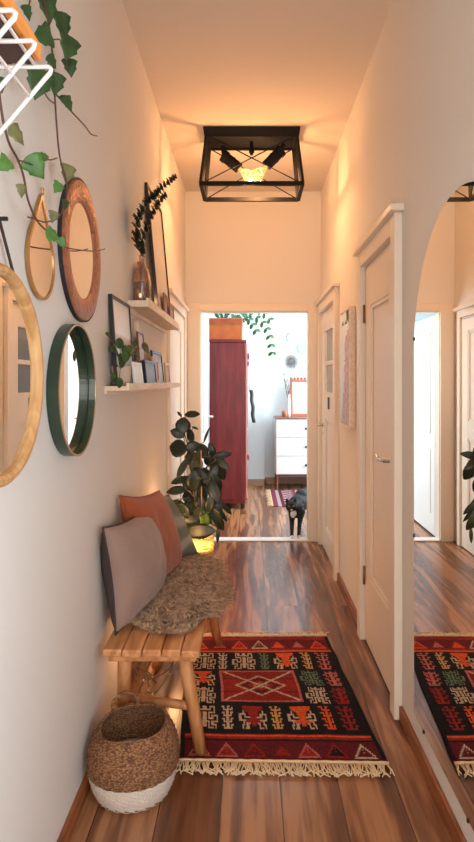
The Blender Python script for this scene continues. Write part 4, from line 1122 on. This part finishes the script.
# mirror on chest
t = thing('dressing_mirror', 'copper brown framed mirror with carved top on the chest of drawers', 'mirror', (.78, 8.4, .962))
R = Matrix.Rotation(math.radians(-7), 3, 'X'); pv = (.78, 8.36, .962)
mb = MB(); x0, x1, z0, z1 = .565, .99, .963, 1.475
for a_, b_ in (((x0, z0), (x0 + .04, z1)), ((x1 - .04, z0), (x1, z1)), ((x0 + .04, z0), (x1 - .04, z0 + .04)), ((x0 + .04, z1 - .04), (x1 - .04, z1))):
    mb.box((a_[0], 8.36, a_[1]), (b_[0], 8.385, b_[1]), R, pv)
part('frame', mb, mat('copper brown frame', (184, 104, 78), .4, metal=.2), t, bevel=.004)
part('mirror_glass', MB().box((x0 + .038, 8.365, z0 + .038), (x1 - .038, 8.372, z1 - .038), R, pv), M['mirror'], t)
mb = MB()
for k in range(9): mb.sphere(Vector((x0 + .02 + k * .048, 8.44, z1 + .008)), .021, (1, .6, .8), 10)
part('carved_crest', mb, mat('carved brown', (140, 88, 70), .5), t, smooth=True)
# vase and twigs
vp = Vector((.485, 8.26, .962))
t = thing('clay_pot', 'small copper clay pot beneath the white vase on the chest', 'pot', vp)
tag(t, 'small copper coloured pot beside the mirror on the chest', 'pot')
part('pot_body', MB().lathe([(0, 0), (.030, 0), (.042, .04), (.040, .07), (.034, .085), (.028, .08), (0, .075)], vp, 24, 'z', (False, False)), mat('copper clay', (196, 132, 98), .5), t, smooth=True)
vq = Vector((.535, 8.16, .962))
t = thing('slim_vase', 'slim white vase of bare twigs beside the framed mirror', 'vase', vq)
part('vase_body', MB().lathe([(0, 0), (.020, 0), (.026, .06), (.024, .18), (.016, .28), (.013, .31), (.009, .3), (.0, .05)], vq, 24, 'z', (False, False)), M['trim_white'], t, smooth=True)
t2 = thing('dried_twigs', 'pale bare twigs standing in the slim white vase', 'twigs', vq + Vector((0, 0, .25)))
rn = random.Random(9); mt = mat('pale twig', (112, 106, 108), .7)
for k in range(6):
    p = vq + Vector((0, 0, .22)); pts = [p]
    dx = rn.uniform(-.05, .1); 
    for q in range(6):
        p = p + Vector((dx * .35 + rn.uniform(-.025, .025), rn.uniform(-.015, .01), .085)); pts.append(p)
    mb = MB().tube(smoothline(pts, 3), .0045, 5, .002)
    for q in range(2, 6):
        mb.tube([pts[q], pts[q] + Vector((rn.uniform(-.05, .05), rn.uniform(-.02, .0), rn.uniform(.02, .05)))], .002, 5, .001)
    part('twig', mb, mt, t2, smooth=True)
# wall plates + starburst on the bedroom wall
def plate(c_, r, m_, label):
    t = thing('wall_plate', label, 'plate', Vector(c_) - Vector((0, 0, r)))
    part('dish', MB().lathe([(0, -.006), (r * .6, -.006), (r, -.018), (r * .98, -.021), (r * .6, -.012), (0, -.011)], c_, 32, 'y', (False, False)), m_, t, smooth=True)
    return t
pm = mat('grey floral glaze', (222, 224, 230), .2, c2=(150, 150, 168), vscale=26)
plate((.605, 8.6, 2.07), .082, pm, 'round plate with a grey pattern on the bedroom wall')
plate((.76, 8.6, 1.915), .085, mat('pale teal glaze', (168, 214, 206), .2), 'plain pale teal plate on the bedroom wall by the doorway edge')
t = thing('starburst_ornament', 'grey wire starburst ornament above the dressing mirror', 'ornament', (.60, 8.592, 1.6))
mb = MB(); cc = Vector((.60, 8.592, 1.725))
for k in range(36):
    a_ = 2 * PI * k / 36; r = .125 if k % 2 else .10
    mb.tube([cc, cc + Vector((r * math.cos(a_), 0, r * math.sin(a_)))], .004, 5, .0025)
part('rays', mb, mt, t); part('hub', MB().sphere(cc, .018, (1, .5, 1), 12), mt, t, smooth=True)
# bedroom rug
bc_cols = [srgb(112, 52, 66), srgb(168, 142, 144), srgb(84, 36, 48), srgb(144, 84, 96), srgb(176, 156, 152), srgb(92, 60, 86)]
t = thing('striped_rug', 'pink and plum striped kilim on the bedroom floor by the drawers', 'rug', (.8, 7.5, 0))
def srug(i, j):
    b = int(i / 2.2 + (1.2 * math.sin(j * .9) if (i // 7) % 2 else 0)) % 6
    return bc_cols[b]
colorgrid('woven_field', 60, 50, lambda u, v: Vector((.28 + 1.2 * u, 6.98 + 1.05 * v, .006)), srug, M['rug'], t, .005)
fringe('fringe', (.28, 6.98, .004), (.28, 8.03, .004), (-1, 0, 0), 80, .07, 4, t, M['fringe'])

# ---------------------------------------------------------------- cat
def capsule(mb, a, b, ra, rb, n=12):
    a = Vector(a); b = Vector(b)
    mb.tube([a, b], ra, n, rb); mb.sphere(a, ra, seg=12); mb.sphere(b, rb, seg=12)
co = Vector((.415, 5.535, .012))
def C_(x, y, z): return co + Vector((x, y, z))
# cat looks at the camera (-Y), body goes back and to the right
t = thing('cat', 'black cat with a white bib stepping over the bedroom threshold', 'cat', co)
mb = MB()
hd = C_(-.028, .0, .255)
mb.sphere(hd, .046, (1.02, .95, .92), 20)
mb.sphere(hd + Vector((0, -.036, -.014)), .021, (1.1, .9, .8), 14)        # muzzle
mb.sphere(hd + Vector((-.022, -.02, -.016)), .020, (1, 1, .9), 12).sphere(hd + Vector((.022, -.02, -.016)), .020, (1, 1, .9), 12)
for s in (-1, 1):   # ears
    e0 = hd + Vector((s * .028, .004, .026))
    mb.loft([[e0 + Vector((.021 * math.cos(q) * sc_ + s * .008 * h, .010 * math.sin(q) * sc_, h * .042)) for q in [2 * PI * k / 10 for k in range(10)]] for sc_, h in ((1, 0), (.75, .4), (.35, .8), (.08, 1))], True, (True, True))
capsule(mb, hd + Vector((.012, .04, -.012)), C_(.02, .11, .235), .040, .058)       # neck
mb.sphere(C_(.022, .125, .215), .074, (.9, 1.05, 1.15), 20)                  # chest
capsule(mb, C_(.03, .15, .235), C_(.12, .34, .255), .076, .082, 16)           # trunk
mb.sphere(C_(.14, .40, .245), .085, (.95, 1.1, 1.1), 20)                       # rump
mb.sphere(C_(.08, .26, .305), .052, (1, 1.6, .8), 14)
# front legs
for (sx, sy, px_, py_) in ((-.012, .105, -.022, -.005), (.062, .10, .034, .01)):
    capsule(mb, C_(sx, sy, .19), C_((sx + px_) / 2, (sy + py_) / 2 + .02, .11), .034, .020)
    capsule(mb, C_((sx + px_) / 2, (sy + py_) / 2 + .02, .11), C_(px_, py_, .022), .020, .0145)
    mb.sphere(C_(px_, py_ - .010, .013), .018, (1, 1.35, .72), 12)
# hind legs: thigh, hock, paw
for sx in (.085, .19):
    capsule(mb, C_(sx, .40, .21), C_(sx - .01, .30, .13), .052, .030)
    capsule(mb, C_(sx - .01, .30, .13), C_(sx, .385, .075), .026, .017)
    capsule(mb, C_(sx, .385, .075), C_(sx - .006, .345, .020), .016, .014)
    mb.sphere(C_(sx - .008, .325, .0135), .018, (1, 1.4, .72), 12)
tl_ = smoothline([C_(.15, .47, .28), C_(.18, .54, .26), C_(.2, .62, .2), C_(.2, .7, .2)], 5)
mb.tube(tl_, .02, 10, .012)
m, n, l, p = newmat('black and white cat fur')
tc = n.new('ShaderNodeTexCoord')
def blob(c_, r, sc_):
    mp = n.new('ShaderNodeMapping'); mp.vector_type = 'POINT'
    mp.inputs['Location'].default_value = [-a_ * s_ for a_, s_ in zip(c_, sc_)]; mp.inputs['Scale'].default_value = sc_
    l.new(tc.outputs['Object'], mp.inputs[0]); ln_ = n.new('ShaderNodeVectorMath'); ln_.operation = 'LENGTH'; l.new(mp.outputs[0], ln_.inputs[0])
    lt = n.new('ShaderNodeMath'); lt.operation = 'LESS_THAN'; lt.inputs[1].default_value = r; l.new(ln_.outputs['Value'], lt.inputs[0]); return lt
bl = [blob((-.006, .03, .178), .028, (1, .4, .75)), blob((-.028, -.06, .232), .013, (1, .8, 1.2)), blob((-.022, -.02, .004), .020, (1, .6, 1)), blob((.034, .0, .004), .02, (1, .6, 1)), blob((.08, .32, .01), .05, (1, 1, 1)), blob((.19, .32, .01), .05, (1, 1, 1))]
cur = bl[0].outputs[0]
for b in bl[1:]:
    mx_ = n.new('ShaderNodeMath'); mx_.operation = 'MAXIMUM'; l.new(cur, mx_.inputs[0]); l.new(b.outputs[0], mx_.inputs[1]); cur = mx_.outputs[0]
mx_ = n.new('ShaderNodeMixRGB'); mx_.inputs[1].default_value = srgb(13, 12, 15); mx_.inputs[2].default_value = srgb(226, 222, 220)
l.new(cur, mx_.inputs[0]); l.new(mx_.outputs[0], p.inputs['Base Color']); p.inputs['Roughness'].default_value = .75
body = part('cat_body', mb, m, t, smooth=True)
r_ = body.modifiers.new('r', 'REMESH'); r_.mode = 'VOXEL'; r_.voxel_size = .005; r_.use_smooth_shade = True
s_ = body.modifiers.new('s', 'SMOOTH'); s_.iterations = 4; s_.factor = .5
me_ = mat('cat eye', (140, 142, 96), .1); mp_ = mat('cat pupil', (6, 6, 6), .05)
for s in (-1, 1):
    e_ = hd + Vector((s * .018, -.040, .006))
    ey = part('eye', MB().sphere(e_, .0075, (1, .6, .8), 12), me_, t, smooth=True)
    part('pupil', MB().sphere(e_ + Vector((0, -.0038, 0)), .0035, (.6, .5, 1), 8), mp_, ey, smooth=True)
t.scale = (1.13, 1.13, 1.13)
part('nose', MB().sphere(hd + Vector((0, -.055, -.006)), .0045, (1.2, .6, .8), 8), mat('cat nose', (60, 40, 44), .4), t, smooth=True)

# ---------------------------------------------------------------- lights
def light(kind, name, loc, energy, color, size=.1, rot=None, sy=None, spot=None):
    L = bpy.data.lights.new(name, kind); L.energy = energy; L.color = color
    if kind == 'AREA':
        L.size = size
        if sy: L.shape = 'RECTANGLE'; L.size_y = sy
    elif kind == 'SUN': L.angle = size
    else: L.shadow_soft_size = size
    o = bpy.data.objects.new(name, L); COL.objects.link(o); o.location = loc
    if rot: o.rotation_euler = rot
    return o
WARM = (1, .49, .20)
light('POINT', 'bulb_light_right', bulbA + Vector((0, -.02, -.03)), 15, WARM, .07)
light('POINT', 'bulb_light_left', bulbB + Vector((0, .03, -.02)), 15, WARM, .07)
# daylight through the bedroom window
light('AREA', 'bedroom_daylight', (2.42, 7.1, 1.72), 120, (.86, .95, 1.0), 1.7, (0, PI / 2, 0), 1.7)
light('AREA', 'bedroom_ceiling_fill', (.6, 7.0, 3.1), 40, (.86, .95, 1.0), 2.2, (0, 0, 0), 2.0)  # fill panel added under the closed ceiling to brighten the bedroom evenly
light('AREA', 'side_room_daylight', (RW + .16, .3, 1.2), 62, (.74, .87, 1), .85, (0, PI / 2, 0), 1.9)
# daylight from the room behind the photographer
light('AREA', 'entrance_daylight', (.05, -1.6, 1.35), 48, (1, .92, .86), 1.1, (math.radians(84), 0, 0), 2.0)
light('POINT', 'basket_glow', pc + Vector((0, -.02, .375)), 1.1, (1, .80, .42), .03)
light('POINT', 'floor_glow', (-.46, 3.60, .54), 6, (1, .52, .22), .04)  # unseen source added to warm the wall past the bench
light('POINT', 'under_bench_glow', (-.40, 2.62, .30), .9, (1, .55, .25), .02)
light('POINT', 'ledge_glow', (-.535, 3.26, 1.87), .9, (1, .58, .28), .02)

W = bpy.data.worlds.new('World'); SC.world = W; W.use_nodes = True
bg = W.node_tree.nodes['Background']; bg.inputs[0].default_value = (.75, .86, 1, 1); bg.inputs[1].default_value = .6

cam = bpy.data.cameras.new('Camera'); co_ = bpy.data.objects.new('Camera', cam); COL.objects.link(co_)
co_.location = (0, 0, CAMZ); co_.rotation_euler = (PI / 2, 0, 0)
cam.sensor_fit = 'VERTICAL'; cam.sensor_height = 36; cam.sensor_width = 36 * 474 / 842; cam.lens = F / 842 * 36
cam.shift_x = -(VX - 237) / 842; cam.shift_y = -(421 - VY) / 842; cam.clip_start = .02
SC.camera = co_
SC.view_settings.view_transform = 'Standard'; SC.view_settings.look = 'None'; SC.view_settings.gamma = 1; SC.view_settings.exposure = .1
